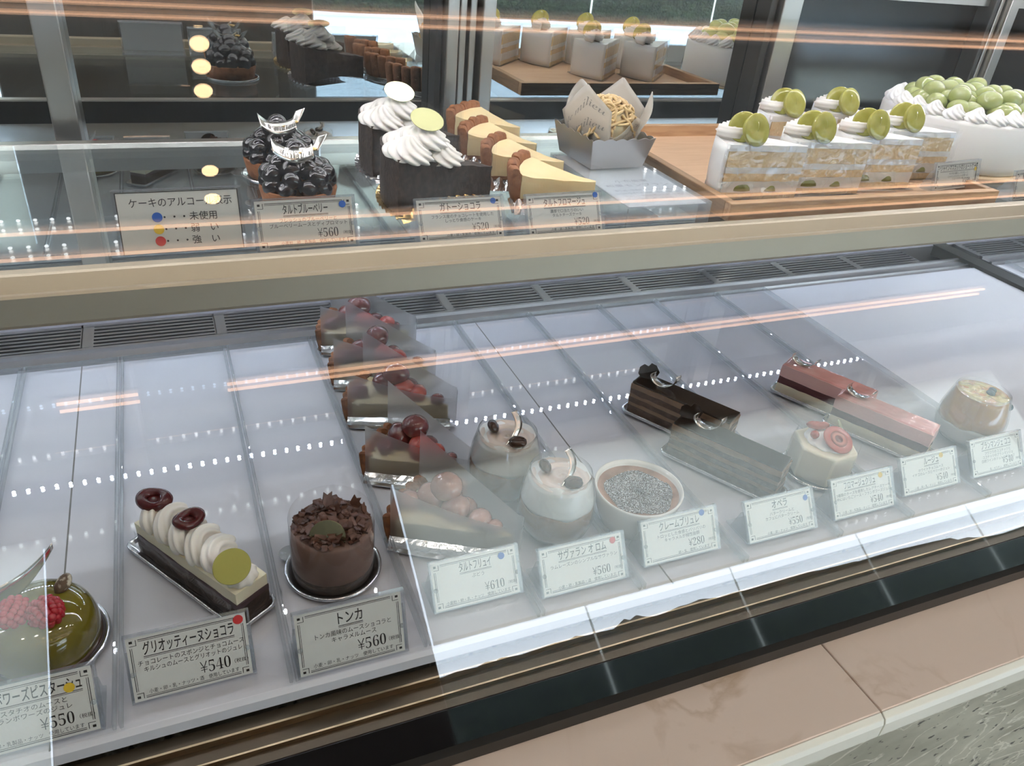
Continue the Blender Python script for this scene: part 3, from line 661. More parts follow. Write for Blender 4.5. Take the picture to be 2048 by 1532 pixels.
# ================================================================ DECK, left to right
# --- pistachio dome
foil_disc('round silver board with a tab under the olive pistachio dome', (-.117,.430,ZT), .0395, rad(128))
t = thing('pistachio_dome', 'glossy olive green pistachio dome topped with raspberries, bottom left corner', 'cake', (-.117,.430,ZT+.0006))
MB().add(lathe([(0,0),(.0325,0),(.0342,.004),(.0348,.011),(.0340,.019),(.0315,.026),(.027,.0315),(.020,.0345),(.010,.0358),(0,.0362)], 64), None, True).build('glazed_dome', oliveG, t)
MB().add(lathe([(0,-.0002),(.0352,-.0002),(.0358,.0016),(.0345,.0040),(0,.004)], 48), None, True).build('base', chocB, t)
def raspberry(par, loc, rx, rz, s=1.):
    m = MB()
    for k in range(6):
        z = k/5; R_ = .0092*s*(1-.62*z**1.6); n = max(5, int(13*(R_/.0092)))
        for i in range(n):
            a = 2*pi*(i+.5*(k%2))/n; m.add(ell((R_*cos(a),R_*sin(a),.0125*s*z), (.0025*s,)*3, 10, 7), None, True)
    m.add(ell((0,0,.0138*s), (.003*s,)*3, 10, 7), None, True)
    m.add(lathe([(.0062*s,-.001),(.0070*s,0),(.0050*s,.008*s),(.002*s,.0105*s),(0,.0107*s)], 18), None, True)
    o = m.build('raspberry', rasp, par); o.location = loc; o.rotation_euler = (rx,0,rz)
raspberry(t, (-.009,-.004,.0365), rad(62), rad(-20), 1.0); raspberry(t, (.0075,-.0095,.0365), rad(66), rad(25), 1.0)
for (x,y,z,rz_) in ((.0165,.012,.0375,.9),(-.0165,-.009,.0345,-.4)):
    n = MB().add(ell((0,0,0), (.0075,.0045,.0048), 18, 12, lambda a,b: 1+.10*noise.noise(Vector((cos(a)*3,sin(a)*3,b*2)))), None, True).build('nut', nutM, t); n.location = (x,y,z); n.rotation_euler = (.3,-.55,rz_)
ribbon(t, lambda u, v: (-.030+.046*u, .006+.010*u**2+.004*sin(u*3), .036+.028*u**2.2+.011*(v-.5)*(1.1-u*.9)*2.+.004*u), n=24)

# --- cherry cream slice
GA = rad(-57)
foil_tray('long silver tray with beaded rim under the cherry cream slice', (-.0185,.4635,ZT), GA, .130, .034)
t = thing('cherry_cream_slice', 'long chocolate slice with piped white cream, two dark cherries and gold disc', 'cake', (-.0185,.4635,ZT+.0009), GA)
purple = pm('berry_chocolate_band', (.085,.05,.06), .55, var=(120,(.05,.03,.036),.4,.7))
X0, X1, Y0, Y1 = -.0545, .0595, -.0125, .0150
part_slab('chocolate_sponge', t, choc, X0, X1, Y0, Y1, .0, .0125, seed=1, wob=.0009)
part_slab('berry_layer', t, purple, X0, X1, Y0, Y1, .0125, .0175, seed=4, wob=.0008)
part_slab('cream_layer', t, creamY, X0, X1-.0006, Y0+.0003, Y1-.0003, .0175, .0275, seed=7, wob=.0005)
pts = []
for k in range(150):
    a = 2*pi*4.6*k/149+.6; e_ = min(1, k/12, (149-k)/10); pts.append((-.0470+.079*k/149+.0022*cos(a*2), .0012+.0096*cos(a)*(.4+.6*e_), .0345+.0056*sin(a)*(.4+.6*e_)))
m = MB().add(tube(pts, lambda t_: .0067*min(1,.45+t_*12,.45+(1-t_)*12), 42, 7, .16), None, True); m.add(box(-.047,.037,-.009,.0115,.0272,.034)); m.build('piped_cream', cream, t)
m = MB().add(lathe([(0,0),(.011,.0),(.012,.003),(.009,.007),(0,.008)], 40, lambda a, z: 1+.06*cos(9*a)), None, True, Matrix.Translation((.048,.001,.0272))); m.build('piped_shell', cream, t)
for (x,y,z,rr_,s) in ((-.0460,.0012,.0462,.2,1.15),(-.0075,.0030,.0478,1.1,1.0)):
    def ch(u, v):
        a = 2*pi*u; b = 2*pi*v; q = .0062+.0032*cos(b)*(1+.12*sin(3*a)); k_ = 1+.12*sin(2*a+.5)
        return (q*cos(a)*k_*s*1.15, q*sin(a)*k_*s, .0036*sin(b)*s+.0008*sin(2*a))
    m = MB().add(grid(40, 17, ch, True), None, True); m.add(ell((0,0,-.001), (.0048*s,.0042*s,.0012), 16, 8), None, True)
    o = m.build('dark_cherry', cherry, t); o.location = (x,y,z); o.rotation_euler = (rad(12),rad(6),rr_)
plaque(t, (.0490,-.0052,.0432), .0128, goldD, rx=rad(30), rz=rad(38))
fl = MB()
fl.add(grid(40, 8, lambda u, v: (X0-.0008+(X1-X0)*.97*u, Y0-.0012-.0012*abs(nz((u*4,v*2,0),1.3))-.0005*sin(u*20)*v, .0008+.0195*v*(1-.15*u))), None, True)
fl.build('clear_film', filmM, t)

# --- round chocolate cake
foil_disc('round silver board with a tab under the round chocolate cake', (.0765,.4425,ZT), .0365, rad(142))
t = thing('round_chocolate_cake', 'round chocolate mousse cake topped with chocolate shavings, wrapped in clear film', 'cake', (.0765,.4425,ZT+.0006))
def wobc(a, z): return 1+.012*noise.noise(Vector((cos(a)*2.2,sin(a)*2.2,z*90)))
MB().add(lathe([(0,0),(.0298,0),(.0300,.004),(.0298,.0090),(0,.0090)], 56, wobc), None, True).build('cake_base', choc, t)
MB().add(lathe([(0,.0085),(.0298,.0085),(.0303,.0105),(.0304,.030),(.0300,.0405),(.0285,.0428),(0,.0435)], 64, wobc), None, True).build('mousse_body', chocM, t)
m = MB(); R2 = random.Random(3)
for i in range(260):
    r_ = .0272*sqrt(R2.random()); a = R2.uniform(0,2*pi); h = .0430+.0085*(1-(r_/.029)**2)*R2.uniform(.3,1)
    s_ = R2.uniform(.0022,.0056)*(1 if r_ < .023 else .7); w_ = s_*R2.uniform(.45,.9); cv = R2.uniform(-.0015,.0022)
    T_ = rotm(R2.uniform(-.6,.6), R2.uniform(-.6,.6), R2.uniform(0,6.3), (r_*cos(a), r_*sin(a), h)); e1 = R2.random()*9
    top = grid(5, 4, lambda u, v: ((u-.5)*s_*2*(1+.15*nz((v*3,e1,0),1)), (v-.5)*w_*2*(1+.4*nz((u*3,e1,2),1)), cv*(1-(2*u-1)**2)+.0004))
    m.add(top, None, False, T_); m.add(([(x,y,z-.0008) for x,y,z in top[0]], [f[::-1] for f in top[1]]), None, False, T_)
for (x,y,z,ang_,s_) in ((.000,.011,.056,.4,.0065),(.020,.010,.050,-.5,.0055),(.0245,.002,.0505,.9,.004),(-.002,-.0245,.0415,.2,.0052)):
    pts = [(-.4,-1),(.35,-.9),(.8,-.1),(.55,.3),(.75,.9),(.1,.75),(-.25,1.25),(-.55,.6),(-.75,.1)]
    T_ = rotm(pi/2-.35,0,ang_,(x,y,z)); m.add(prism([(px*s_,py*s_) for px,py in pts], -.0005, .0005), None, False, T_)
m.build('chocolate_shavings', chocS, t)
plaque(t, (-.0065,-.0175,.0470), .0130, pm('gold_dark_reflection', (.15,.125,.07), .25, 1.), rx=rad(66), rz=rad(-16))  # gold disc, its dark reflection put into the colour
def cf(u, v):
    a = 2*pi*u; return (.0312*cos(a), .0312*sin(a), .001+v*(.0505+.0035*sin(a)))
MB().add(grid(72, 6, cf, True), None, True).build('clear_film', filmM, t)

# --- grape tart slices (five)
TARTS = [((.129,.776),-11),((.128,.702),-14),((.127,.632),-17),((.1235,.544),-25),((.123,.459),-28)]
TLAB = ['grape tart slice in frosted film at the back of the row, against the grille', 'second grape tart slice in frosted film from the back grille', 'middle grape tart slice in frosted film, third from the back grille', 'fourth grape tart slice from the back, beside the rear dessert glass', 'nearest grape tart slice in frosted film, just behind its price card']
TR_, TANG = .103, rad(33)
for i, ((lx, ly), dg_) in enumerate(TARTS):
    rz = rad(dg_); sc_ = .90 if i == 3 else 1.; tipx = lx+TR_*sc_*cos(rz); tipy = ly+TR_*sc_*sin(rz)
    t = thing('grape_tart_slice', TLAB[i], 'cake slice', (tipx, tipy, ZT+.0002), rz, 'grape tart slices'); t.scale = (sc_, sc_, 1)
    fo = MB()
    fo.add(prism([(.006,-.006),(-.02,-.012),(-TR_*.6,-.0145),(-TR_+.008,-.013),(-TR_-.003,.0),(-TR_*cos(TANG)-.003,TR_*sin(TANG)+.002),(.0,.004)], 0, .0007), None)
    fo.add(grid(20, 4, lambda u, v: (-TR_*.98+TR_*u*.97, -.0008-(.0115+.0025*sin(pi*u))*(1-v), .0008+.0050*v*v+.0007*nz((u*40,v*3,i),1))), None, False)
    fo.build('foil_base', silver, t)
    cr = MB()
    cr.add(prism(wedge_poly(TR_-.001, TANG, .003), .0008, .0042), crustD)
    def co_(u, v):
        a = TANG*u; rr_ = TR_+.0016*cos(a*60); zt = .024+.0012*sin(a*60)
        sec = [(-.0065,.001),(.0,.001),(.0022,zt*.5),(.0034,zt),(-.0015,zt+.0006),(-.0065,zt-.003)]
        k = v*5; j = min(int(k),4); f_ = k-j; p = (sec[j][0]*(1-f_)+sec[j+1][0]*f_, sec[j][1]*(1-f_)+sec[j+1][1]*f_)
        q = rr_+p[0]-.001; return (-q*cos(a), q*sin(a), p[1])
    cr.add(grid(46, 6, co_), crustD, False)
    for a in (0, TANG):
        sec = [(-.0065,.001),(.0,.001),(.0022,.012),(.0034,.024),(-.0015,.0246),(-.0065,.021)]
        cr.add(([(-(TR_+p[0])*cos(a), (TR_+p[0])*sin(a), p[1]) for p in sec], [(0,1,2,3,4,5)]), crustD)
    cr.build('crust', crustD, t)
    fm = MB(); wedge(fm, TR_-.006, TANG-.02, .0042, lambda r, a: .0205+.001*nz((r*60,a*6,i),1), custard, seed=i+3, wob=.0004, tip=.004); fm.build('custard_filling', custard, t)
    R2 = random.Random(20+i); gm, gc = (grapeR, grapeRc) if i < 4 else (grapeP, grapeP)
    for k, (r_, a, z, s) in enumerate(((.074,.34,.029,.0125),(.073,.60,.0265,.0105),(.052,.30,.028,.0115),(.048,.52,.026,.009),(.063,.44,.0405,.0130),(.033,.34,.0265,.0095),(.088,.20,.026,.0085),(.018,.36,.024,.0065))):
        a += R2.uniform(-.06,.06); r_ += R2.uniform(-.004,.004)
        mt = gc if k in (2,5) else gm
        o = MB().add(ell((0,0,0), (s*1.08,s,s*.86), 26, 16, lambda p, q: 1+.05*noise.noise(Vector((cos(p)*2,sin(p)*2,q*2+k)))), None, True).build('grape_half', mt, t)
        o.location = (-r_*cos(a), r_*sin(a), z); o.rotation_euler = (R2.uniform(-.4,.4), R2.uniform(-.4,.4), R2.uniform(0,3))
    # frosted film: cut face, round the tip, back along the other cut face
    path = []
    for k in range(14): path.append((-(TR_-.004)*(1-k/13)-.0015, -.0012))
    for k in range(1,9):
        b = -pi/2+(pi-TANG)*k/9; path.append((.0015+.0035*cos(b), .0022+.0035*sin(b)))
    for k in range(14):
        q = .001+(TR_+.004)*k/13; path.append((-q*cos(TANG)+.0012*sin(TANG), q*sin(TANG)+.0012*cos(TANG)+.002))
    n_ = len(path)
    def top(u): return .0555-.026*sin(min(1,u/.42)*pi/2)**1.0 if u < .42 else .0295+.038*((u-.42)/.58)**1.15
    def fs(u, v):
        k = u*(n_-1); j = min(int(k), n_-2); f_ = k-j; x = path[j][0]*(1-f_)+path[j+1][0]*f_; y = path[j][1]*(1-f_)+path[j+1][1]*f_
        return (x, y, .003+v*(top(u)-.003))
    MB().add(grid(60, 8, fs), None, True).build('frosted_film', frostM, t)

# --- dessert glasses
def glass_shell(prof, th=.0012):
    inner = [(max(r-th,.0), z+(.0025 if k == 0 else 0)) for k, (r, z) in enumerate(prof)]
    return lathe([(0,0)]+prof+[(prof[-1][0]-th*.5, prof[-1][1]+.0006)]+inner[::-1]+[(0,.0028)], 64)
CUP = [(.0185,.0),(.0235,.002),(.0290,.0090),(.0318,.018),(.0325,.027),(.0315,.038),(.0295,.048),(.0270,.057),(.0256,.0625)]
def rad_at(prof, z):
    for (r0,z0),(r1,z1) in zip(prof, prof[1:]):
        if z0 <= z <= z1: return r0+(r1-r0)*(z-z0)/(z1-z0+1e-9)
    return prof[-1][0]
def fill(prof, z0, z1, wav=0., seed=0, ztop=None, gap=.0016):
    ps = [(0,z0)]+[(rad_at(prof,z0+(z1-z0)*k/10)-gap, z0+(z1-z0)*k/10) for k in range(11)]+[(0, z1 if ztop is None else ztop)]
    vs, fs = lathe(ps, 56)
    if wav:
        lo = [z for r,z in ps]; vs = [(x,y,z+wav*noise.noise(Vector((x*70,y*70,seed)))*(1 if abs(z-z0)<1e-6 or abs(z-z1) < 1e-6 else 0)) for x,y,z in vs]
    return vs, fs
def dessert_glass(label, loc, rz=0):
    t = thing('dessert_glass', label, 'dessert glass', loc, rz, 'layered coffee dessert glasses')
    MB().add(glass_shell(CUP), None, True).build('tumbler', cupM, t)
    MB().add(fill(CUP, .0034, .0345, .0030, 2), None, True).build('rum_cake_layer', mochaJ, t)
    MB().add(fill(CUP, .0345, .0560, .0030, 2), None, True).build('white_cream_layer', creamW, t)
    def sw(u, v):
        a = 2*pi*u; r = .0240*v; return (r*cos(a), r*sin(a), .0562+.0018*(1-v)+.0007*sin(18*v+a*1.0+1.2*sin(a))*(1 if v > .1 else v*10))
    MB().add(grid(64, 34, sw, True), None, True).build('coffee_swirl', swirlM, t)
    for (x,y,z,R_) in ((-.0100,.0090,.0625,rotm(.9,.3,1.2)),(.0030,-.0150,.0600,rotm(.15,0,-.25))):
        m = MB(); bean(m, (0,0,0), (.0080,.0060,.0045), R_); o = m.build('chocolate_bean', chocB, t); o.location = (x,y,z)
    def S(u, v):
        x = -.004+.004*sin(u*pi)*1.6+.010*u; y = -.0135+.018*u; z = .0585+.020*u**1.25
        return (x+(v-.5)*.0085*(1-.25*u), y+(v-.5)*.0022, z+.0012*sin(u*pi))
    ribbon(t, S, txt=ital('milieu'), tsize=.75, u0=.08, u1=.85)
    return t
dessert_glass('layered coffee cream dessert glass at the back, half hidden by the nearer one', (.2375,.4945,ZT))
dessert_glass('layered coffee cream dessert glass in front, just behind its price card', (.2585,.4320,ZT), rad(4))

# --- creme brulee
t = thing('creme_brulee', 'creme brulee with sparkling torched sugar in a white ramekin', 'dessert', (.3305,.4225,ZT), rad(-20))
def ov(a, z): return 1+.012*sin(3*a+1)
MB().add(lathe([(0,0),(.0270,0),(.0290,.002),(.0335,.014),(.0365,.028),(.0380,.0350),(.0377,.0364),(.0366,.0364),(.0352,.0335),(.0340,.0280),(.0,.0275)], 72, ov), None, True).build('ramekin', ramek, t)
MB().add(lathe([(0,.0302),(.0300,.0300),(.0343,.0312),(.0352,.0318),(.0347,.0285),(0,.0285)], 64, ov), None, True).build('custard', caram, t)
R3 = random.Random(9)
def su(u, v):
    a = 2*pi*u; r = .0290*v*(1+.05*sin(5*a)+.04*noise.noise(Vector((cos(a)*3,sin(a)*3,0)))); x, y = r*cos(a)+.001, r*sin(a)*.97-.001
    return (x, y, .0306+(R3.random()-.3)*.0011+.0008*nz((x,y,3),380)+.0005*(1-v**6))
MB().add(grid(150, 60, su, True), None, False).build('torched_sugar', sparkM, t)

# --- chocolate layer slices (opera), pink mousse slices
OA = rad(-59.5)
def opera(label, loc):
    t = thing('chocolate_layer_slice', label, 'cake slice', (*loc, ZT+.0009), OA, 'chocolate layer slices')
    x0, x1, y0, y1 = -.0545, .0545, -.0118, .0145
    zs = [0,.0085,.0125,.0185,.0225,.0285,.0345]; ms = [jocM, bufM, jocM, bufM, jocM, bufM]; nm = ['soaked_sponge','mocha_buttercream']*3
    for k in range(6): part_slab(nm[k], t, ms[k], x0, x1, y0, y1, zs[k], zs[k+1], seed=k*3, wob=.0010)
    MB().add(box(x0+.0004, x1-.0002, y0+.0003, y1-.0002, .0343, .0368)).build('chocolate_glaze', chocG, t, bevel=.0008)
    pts = [(0,0),(.008,-.002),(.0155,.003),(.018,.0095),(.0135,.016),(.008,.0175),(.0055,.0135),(.001,.0150),(-.003,.0110),(-.0035,.004)]
    m = MB().add(prism(pts, -.0005, .0005), None, False, rotm(pi/2-.25, 0, rad(20), (-.0515,.001,.0366))); m.build('chocolate_plaque', chocG, t, bevel=.0003)
    def S(u, v):
        a = pi*(1.12-1.2*u); return (-.0245+.0135*cos(a)*.9+(v-.5)*.002, -.001+(v-.5)*.0085+.007*(u-.5)+.002*u, .0478-.0100*sin(a)*1.05+.003*u)
    ribbon(t, S, txt=SHOP, tsize=.55, u0=.2, u1=.95, flip=1)
    MB().add(grid(30, 6, lambda u, v: (x0-.001+(x1-x0+.002)*u, y0-.0014+.0004*sin(u*23), .001+.0335*v)), None, True).build('clear_film', filmM, t)
opera('chocolate layer slice with dark plaque and silver label, rear one of the two', (.4490,.5330))
opera('chocolate layer slice with silver label, front one behind its price card', (.4500,.4560))
foil_tray('long silver tray under the rear chocolate layer slice', (.4485,.5325,ZT), OA, .118, .031)
foil_tray('long silver tray under the front chocolate layer slice', (.4495,.4555,ZT), OA, .118, .031)
PA = rad(-63)
def rouge(label, loc):
    t = thing('pink_mousse_slice', label, 'cake slice', (*loc, ZT+.0009), PA, 'pink mousse slices')
    x0, x1, y0, y1 = -.049, .049, -.0125, .0150
    part_slab('white_mousse', t, whiteMs, x0, x1, y0, y1, 0, .0115, seed=2, wob=.0008)
    part_slab('dark_berry_sponge', t, darkRed, x0, x1-.0004, y0+.0003, y1-.0003, .0115, .0205, seed=5, wob=.0010)
    part_slab('pink_mousse', t, pinkM, x0, x1, y0, y1, .0205, .0345, seed=8, wob=.0008)
    def gl(u, v):
        x = x0+.0004+(x1-x0-.0008)*u; y = y0+.0004+(y1-y0-.0008)*v; e = min(u,1-u)*(x1-x0); f_ = min(v,1-v)*(y1-y0); k = min(1,e/.002)*min(1,f_/.002)
        return (x, y, .0343+.0016*k**.5+.00035*nz((x,y,0),160))
    MB().add(grid(70, 26, gl), None, True).build('pink_glaze', pinkG, t)
    def S(u, v):
        a = pi*(1.15-1.15*u); return (-.030+.0125*cos(a)+(v-.5)*.002, .0005+(v-.5)*.0090+.006*(u-.5), .0455-.0092*sin(a)+.002*u)
    ribbon(t, S, txt=SHOP, tsize=.5, u0=.3, u1=.95)
foil_tray('long silver tray under the rear pink mousse slice', (.6330,.5270,ZT), PA, .106, .032)
foil_tray('long silver tray under the front pink mousse slice', (.6475,.4570,ZT), PA, .106, .032)
rouge('pink glazed mousse slice with dark middle layer, rear one of the two', (.6335,.5270)); rouge('pink glazed mousse slice with dark middle layer, front one behind its price card', (.6480,.4570))

# --- white hexagonal cake
foil_disc('round silver board with a tab under the white hexagonal cake', (.5450,.4320,ZT), .0345, rad(150))
t = thing('hexagonal_cake', 'small ivory hexagonal cake topped with a round strawberry slice', 'cake', (.5450,.4320,ZT+.0006), rad(4))
m = MB().add(prism([(.0305*cos(pi/3*k),.0305*sin(pi/3*k)) for k in range(6)], 0, .0335)); m.build('cake_body', pm('ivory_cheese_mousse', (.84,.78,.62), .5, sss=.2, bump=(150,.2)), t, bevel=.0022, seg=4)
MB().add(kiss(.021, .011, 10, 1.2, .06, flat=.2), None, True, Matrix.Translation((.002,.001,.0330))).build('cream_swirl', creamW, t)
T_ = rotm(rad(26), 0, rad(-8), (.0005,-.0105,.0425))
m = MB().add(lathe([(0,-.001),(.0135,-.001),(.0148,.0003),(.0140,.0016),(.0085,.0018)], 48), straw, True, T_); m.add(lathe([(.0086,.0018),(.0045,.0021),(.0035,.0015),(0,.0017)], 40), strawC, True, T_)
m.build('strawberry_slice', straw, t)
MB().add(ell((-.0155,.0035,.0430), (.0042,.0042,.0042), 18, 12), None, True).build('red_currant', cherry if False else grapeRc, t)
m = MB().add(ell((0,0,0), (.0105,.005,.0042), 24, 14, lambda a, b: 1+.18*cos(2*a)+.1*sin(3*a)), None, True); o = m.build('strawberry_piece', straw, t); o.location = (-.001,.0135,.0435); o.rotation_euler = (.2,.1,-.3)
plaque(t, (.0175,.0005,.0425), .0105, pm('pale_green_plaque', (.50,.56,.33), .35, .5), rx=rad(55), rz=rad(48), name='round_plaque')
def hx(u, v):
    a = 2*pi*u; k = .0318/ max(cos(((a+pi/6) % (pi/3))-pi/6), .5)*.93; return (k*cos(a), k*sin(a), .001+.034*v)
MB().add(grid(72, 4, hx, True), None, True).build('clear_film', filmM, t)

# --- orange jelly glass
JC = [(.0195,.0),(.0265,.002),(.0318,.010),(.0338,.020),(.0330,.032),(.0300,.045),(.0272,.055),(.0262,.0585)]
t = thing('jelly_glass', 'dessert glass with orange fruit jelly over white pudding, right side', 'dessert glass', (.7500,.4340,ZT))
MB().add(glass_shell(JC), None, True).build('tumbler', cupM, t)
MB().add(fill(JC, .0034, .0225, .003, 5), None, True).build('white_pudding', creamW, t)
MB().add(fill(JC, .0225, .0540, .003, 5, .0545), None, True).build('orange_jelly', jelly, t)
def jt(u, v):
    a = 2*pi*u; r = .0252*v; x, y = r*cos(a), r*sin(a); return (x, y, .0552+.0022*nz((x,y,0),120)*(1-v**4)+.0012*nz((x,y,4),260)*(1-v**4))
MB().add(grid(72, 24, jt, True), None, True).build('jelly_top', jelT, t)
for p, s in (((.0235,-.0165,.0440),.0052),((.006,-.004,.0560),.0045),((.012,-.001,.0565),.004)):
    MB().add(ell(p, (s,s,s*.8), 18, 12), None, True).build('blueberry', blueF, t)

# ================================================================ SHELF, left to right
def ball_pile(par, mat, R_, zb, count, r, hgt, seed, nm='blueberry'):
    R2 = random.Random(seed); pts = []
    for lvl, (rr_, n) in enumerate(((R_*.80,9),(R_*.76,8),(R_*.46,6),(R_*.22,3),(0,1))):
        for k in range(n):
            a = 2*pi*k/n+lvl*.5+R2.uniform(-.12,.12); pts.append((rr_*cos(a), rr_*sin(a), zb+hgt*(0,.30,.56,.82,1.05)[lvl]+R2.uniform(-.0012,.0012)))
    for p in pts:
        s = r*R2.uniform(.9,1.1); rz_ = R2.uniform(0,6)
        def bf(a, b): return 1-.10*max(0,(sin(b)-.86)/.14)+.015*cos(5*a)*max(0,sin(b)-.5)
        o = MB().add(ell((0,0,0), (s,s,s*.9), 22, 14, bf), None, True).build(nm, mat, par); o.location = p; o.rotation_euler = (R2.uniform(-.9,.9), R2.uniform(-.9,.9), rz_)
def blueberry_tart(label, loc, rz, leaf):
    t = thing('blueberry_tart', label, 'tart', loc, rz, 'blueberry tarts')
    m = MB().add(lathe([(0,.0005),(.0275,.0005),(.0285,.002),(.0315,.0165),(.0305,.0175),(.0285,.0165),(.0270,.0145),(0,.0145)], 60, lambda a, z: 1+.006*cos(30*a)), None, True); m.build('tart_shell', crust, t)
    ball_pile(t, blueb, .0300, .0205, 27, .0088, .0240, 5)
    def S(u, v):
        return (-.021+.031*u, -.017+.004*sin(u*pi)+(v-.5)*.0075-.003*u, .0455+.0072*(2*u-1.15)**2+(v-.5)*.0090)
    ribbon(t, S, txt=SHOP, tsize=.55, u0=.25, u1=1.0)
    if leaf:
        def S2(u, v): return (.012+.009*u+(v-.5)*.008, -.006+.004*u-(v-.5)*.003, .046+.012*u**1.2+(v-.5)*.003)
        ribbon(t, S2, txt=ital('milieu'), tsize=.6, u0=.1, u1=.95)
    for p in ((.0035,-.0135,.0470),(.0105,-.0125,.0500)):
        MB().add(ell(p, (.0042,.0022,.0017), 14, 9, lambda a, b: 1+.35*noise.noise(Vector((cos(a)*3,sin(a)*3,b*3)))), None, True).build('gold_leaf', goldLeaf, t)
foil_disc('round silver board with a tab under the front blueberry tart', (.0975,.6530,SZ), .0345, rad(168))
foil_disc('round silver board with a tab under the rear blueberry tart', (.0945,.7350,SZ), .0345, rad(168))
blueberry_tart('front blueberry tart with silver label and gold flakes, on the shelf', (.0975,.6530,SZ+.0006), 0, True)
blueberry_tart('rear blueberry tart with silver label, half hidden by the front one', (.0945,.7350,SZ+.0006), rad(10), True)

goldP = pm('pale_olive_plaque', (.48,.48,.25), .45, .8)
def choc_wedge(label, loc, rz, gold):
    t = thing('chocolate_wedge', label, 'cake slice', loc, rz, 'dark chocolate cake wedges')
    R_, A_ = .100, rad(42)
    top = lambda r, a: .0325+.0165*(min(1,r/R_)**1.3)+.0012*nz((r*90,a*8,1),1)
    m = MB(); wedge(m, R_, A_, .0035, top, choc, wob=.0014, seed=2, nr=34, z0f=lambda r, a: .0025+.0062*max(0,sin(pi*min(1,r/R_)))*(1 if a < .05 else 1)); m.build('chocolate_cake', choc, t)
    m = MB()
    for (r_, a, s, h, z) in ((.084,.16,.0205,.0185,.0455),(.051,.26,.0190,.0165,.0405),(.078,.54,.0195,.0180,.0455),(.062,.40,.0190,.0160,.0435),(.0635,.38,.0200,.0190,.0530)):
        m.add(kiss(s, h, 9, 1.9, .11, 90, 24), None, True, rotm(.12,-.10,r_*20,(-r_*cos(a), r_*sin(a), z)))
    m.build('whipped_cream', cream, t)
    plaque(t, (-.0585,.0215,.0722), .0143, gold, rx=rad(27), rz=rad(-12))
    fb = MB()
    def foil(u, v):
        a = -.12+(A_+.2)*u; q = R_*(.35+.70*v); zz = .0004+.006*max(0,v-.75)*4*abs(sin(u*34))*.6
        return (-q*cos(a)+.0, q*sin(a)-.002, zz)
    fb.add(grid(70, 10, foil), None)
    def skirt(u, v):
        x = -R_*.98+R_*1.0*u; pl = .0016*sin(u*70); return (x, -.004-.008*(1-v)*sin(pi*u)**.5+pl, .0006+.0115*v*sin(pi*min(1,u*1.0))**.6+.0004*sin(u*70))
    fb.add(grid(120, 5, skirt), None); fb.build('foil_base', goldF if gold is goldP else silver, t, solid=.0002)
    m = MB()
    m.add(grid(24, 5, lambda u, v: (-R_*.985+(R_*.99)*u, -.0018+.0004*sin(u*9), .006+(.062-.012*u)*v)), None, True)
    m.add(grid(24, 5, lambda u, v: (-(R_*.99)*u*cos(A_)+.001, (R_*.99)*u*sin(A_)+.002, .006+(.050+.010*u)*v)), None, True)
    m.build('clear_film', filmM, t)
choc_wedge('front dark chocolate wedge with piled cream and gold disc, behind its price card', (.2670,.6410,SZ), rad(17.4), goldP)
choc_wedge('rear dark chocolate wedge with piled cream, left of the cheese tart slices', (.2715,.7420,SZ), rad(16), pm('pale_gold_plaque', (.85,.85,.50), .22, .7))

def cheese_slice(label, loc, rz):
    t = thing('cheese_tart_slice', label, 'cake slice', loc, rz, 'cheese tart slices')
    R_, A_ = .080, rad(48)
    m = MB(); wedge(m, R_-.007, A_, .0045, lambda r, a: .0195+.0075*(r/R_)**2.2+.0018*abs(a-A_/2)*(1-r/R_)+.0006*nz((r*40,a*4,2),1), cheese, wob=.0006, seed=1, nr=30, tip=.004); o = m.build('cheese_filling', cheese, t); o.location.z = .0075
    cr = MB(); cr.add(prism(wedge_poly(R_-.002, A_, .004), .0015, .0046), crust)
    N_ = 5
    for k in range(N_):
        a0, a1 = A_*k/N_, A_*(k+1)/N_
        def seg(u, v):
            ph = v*2*pi; a = a0+(a1-a0)*(u*.96+.02); bul = sin(pi*u)**.5
            rc = R_-.0035+.0012*bul; zc = .0165; rx_ = .0040+.0014*bul; rz_ = .0148+.0012*bul+.001*sin(k*2.3)
            c_, s_ = cos(ph), sin(ph); sc = (abs(c_)**5+abs(s_)**5)**(-1/5)
            q = rc+rx_*c_*sc*.95+.0022*(s_*sc); z = zc+rz_*s_*sc*.95+.0005*nz((a*40,ph,k),1)
            return (-q*cos(a), q*sin(a), z)
        vs, fs_ = grid(9, 25, seg); cr.add((vs, fs_), crust, True)
        for ii in (0, 8): cr.add(([vs[j*9+ii] for j in range(24)], [tuple(range(24))]), crust)
    o = cr.build('crust', crust, t); o.location.z = .0075
    fb = MB()
    wedge(fb, R_-.002, A_, .0008, lambda r, a: .0085+.0006*nz((r*200,a*20,4),1), silver, wob=.0016, seed=9, tip=.006, smooth=False)
    fb.add(prism([(.003,-.006),(-R_*.5,-.009),(-R_,-.004),(-R_*1.02*cos(A_*.5),R_*1.02*sin(A_*.5)),(-R_*cos(A_),R_*sin(A_)+.004),(.002,.004)], 0, .0006))
    fb.add(grid(60, 5, lambda u, v: (-R_*.99+R_*.95*u, -.009+.0065*v, .0006+.0130*v*(.5+.5*abs(sin(u*25)))*(1-u*.6)+.0007*nz((u*60,v*5,0),1))))
    fb.build('foil_base', silver, t, solid=.0002)
    m = MB().add(grid(20, 4, lambda u, v: (-R_*cos(A_)*u+.001, R_*sin(A_)*u+.0025, .004+.036*v)), None, True); m.build('clear_film', filmM, t)
for i, (x, y) in enumerate(((.3560,.7820),(.3480,.7190),(.3500,.6590),(.3530,.5990))):
    cheese_slice(('rearmost cheese tart slice of the row, by the door post', 'second cheese tart slice from the door post', 'third cheese tart slice from the door post, behind the nearest one', 'nearest cheese tart slice, just behind its price card')[i], (x, y, SZ), rad((-24,-18,-12,-8)[i]))

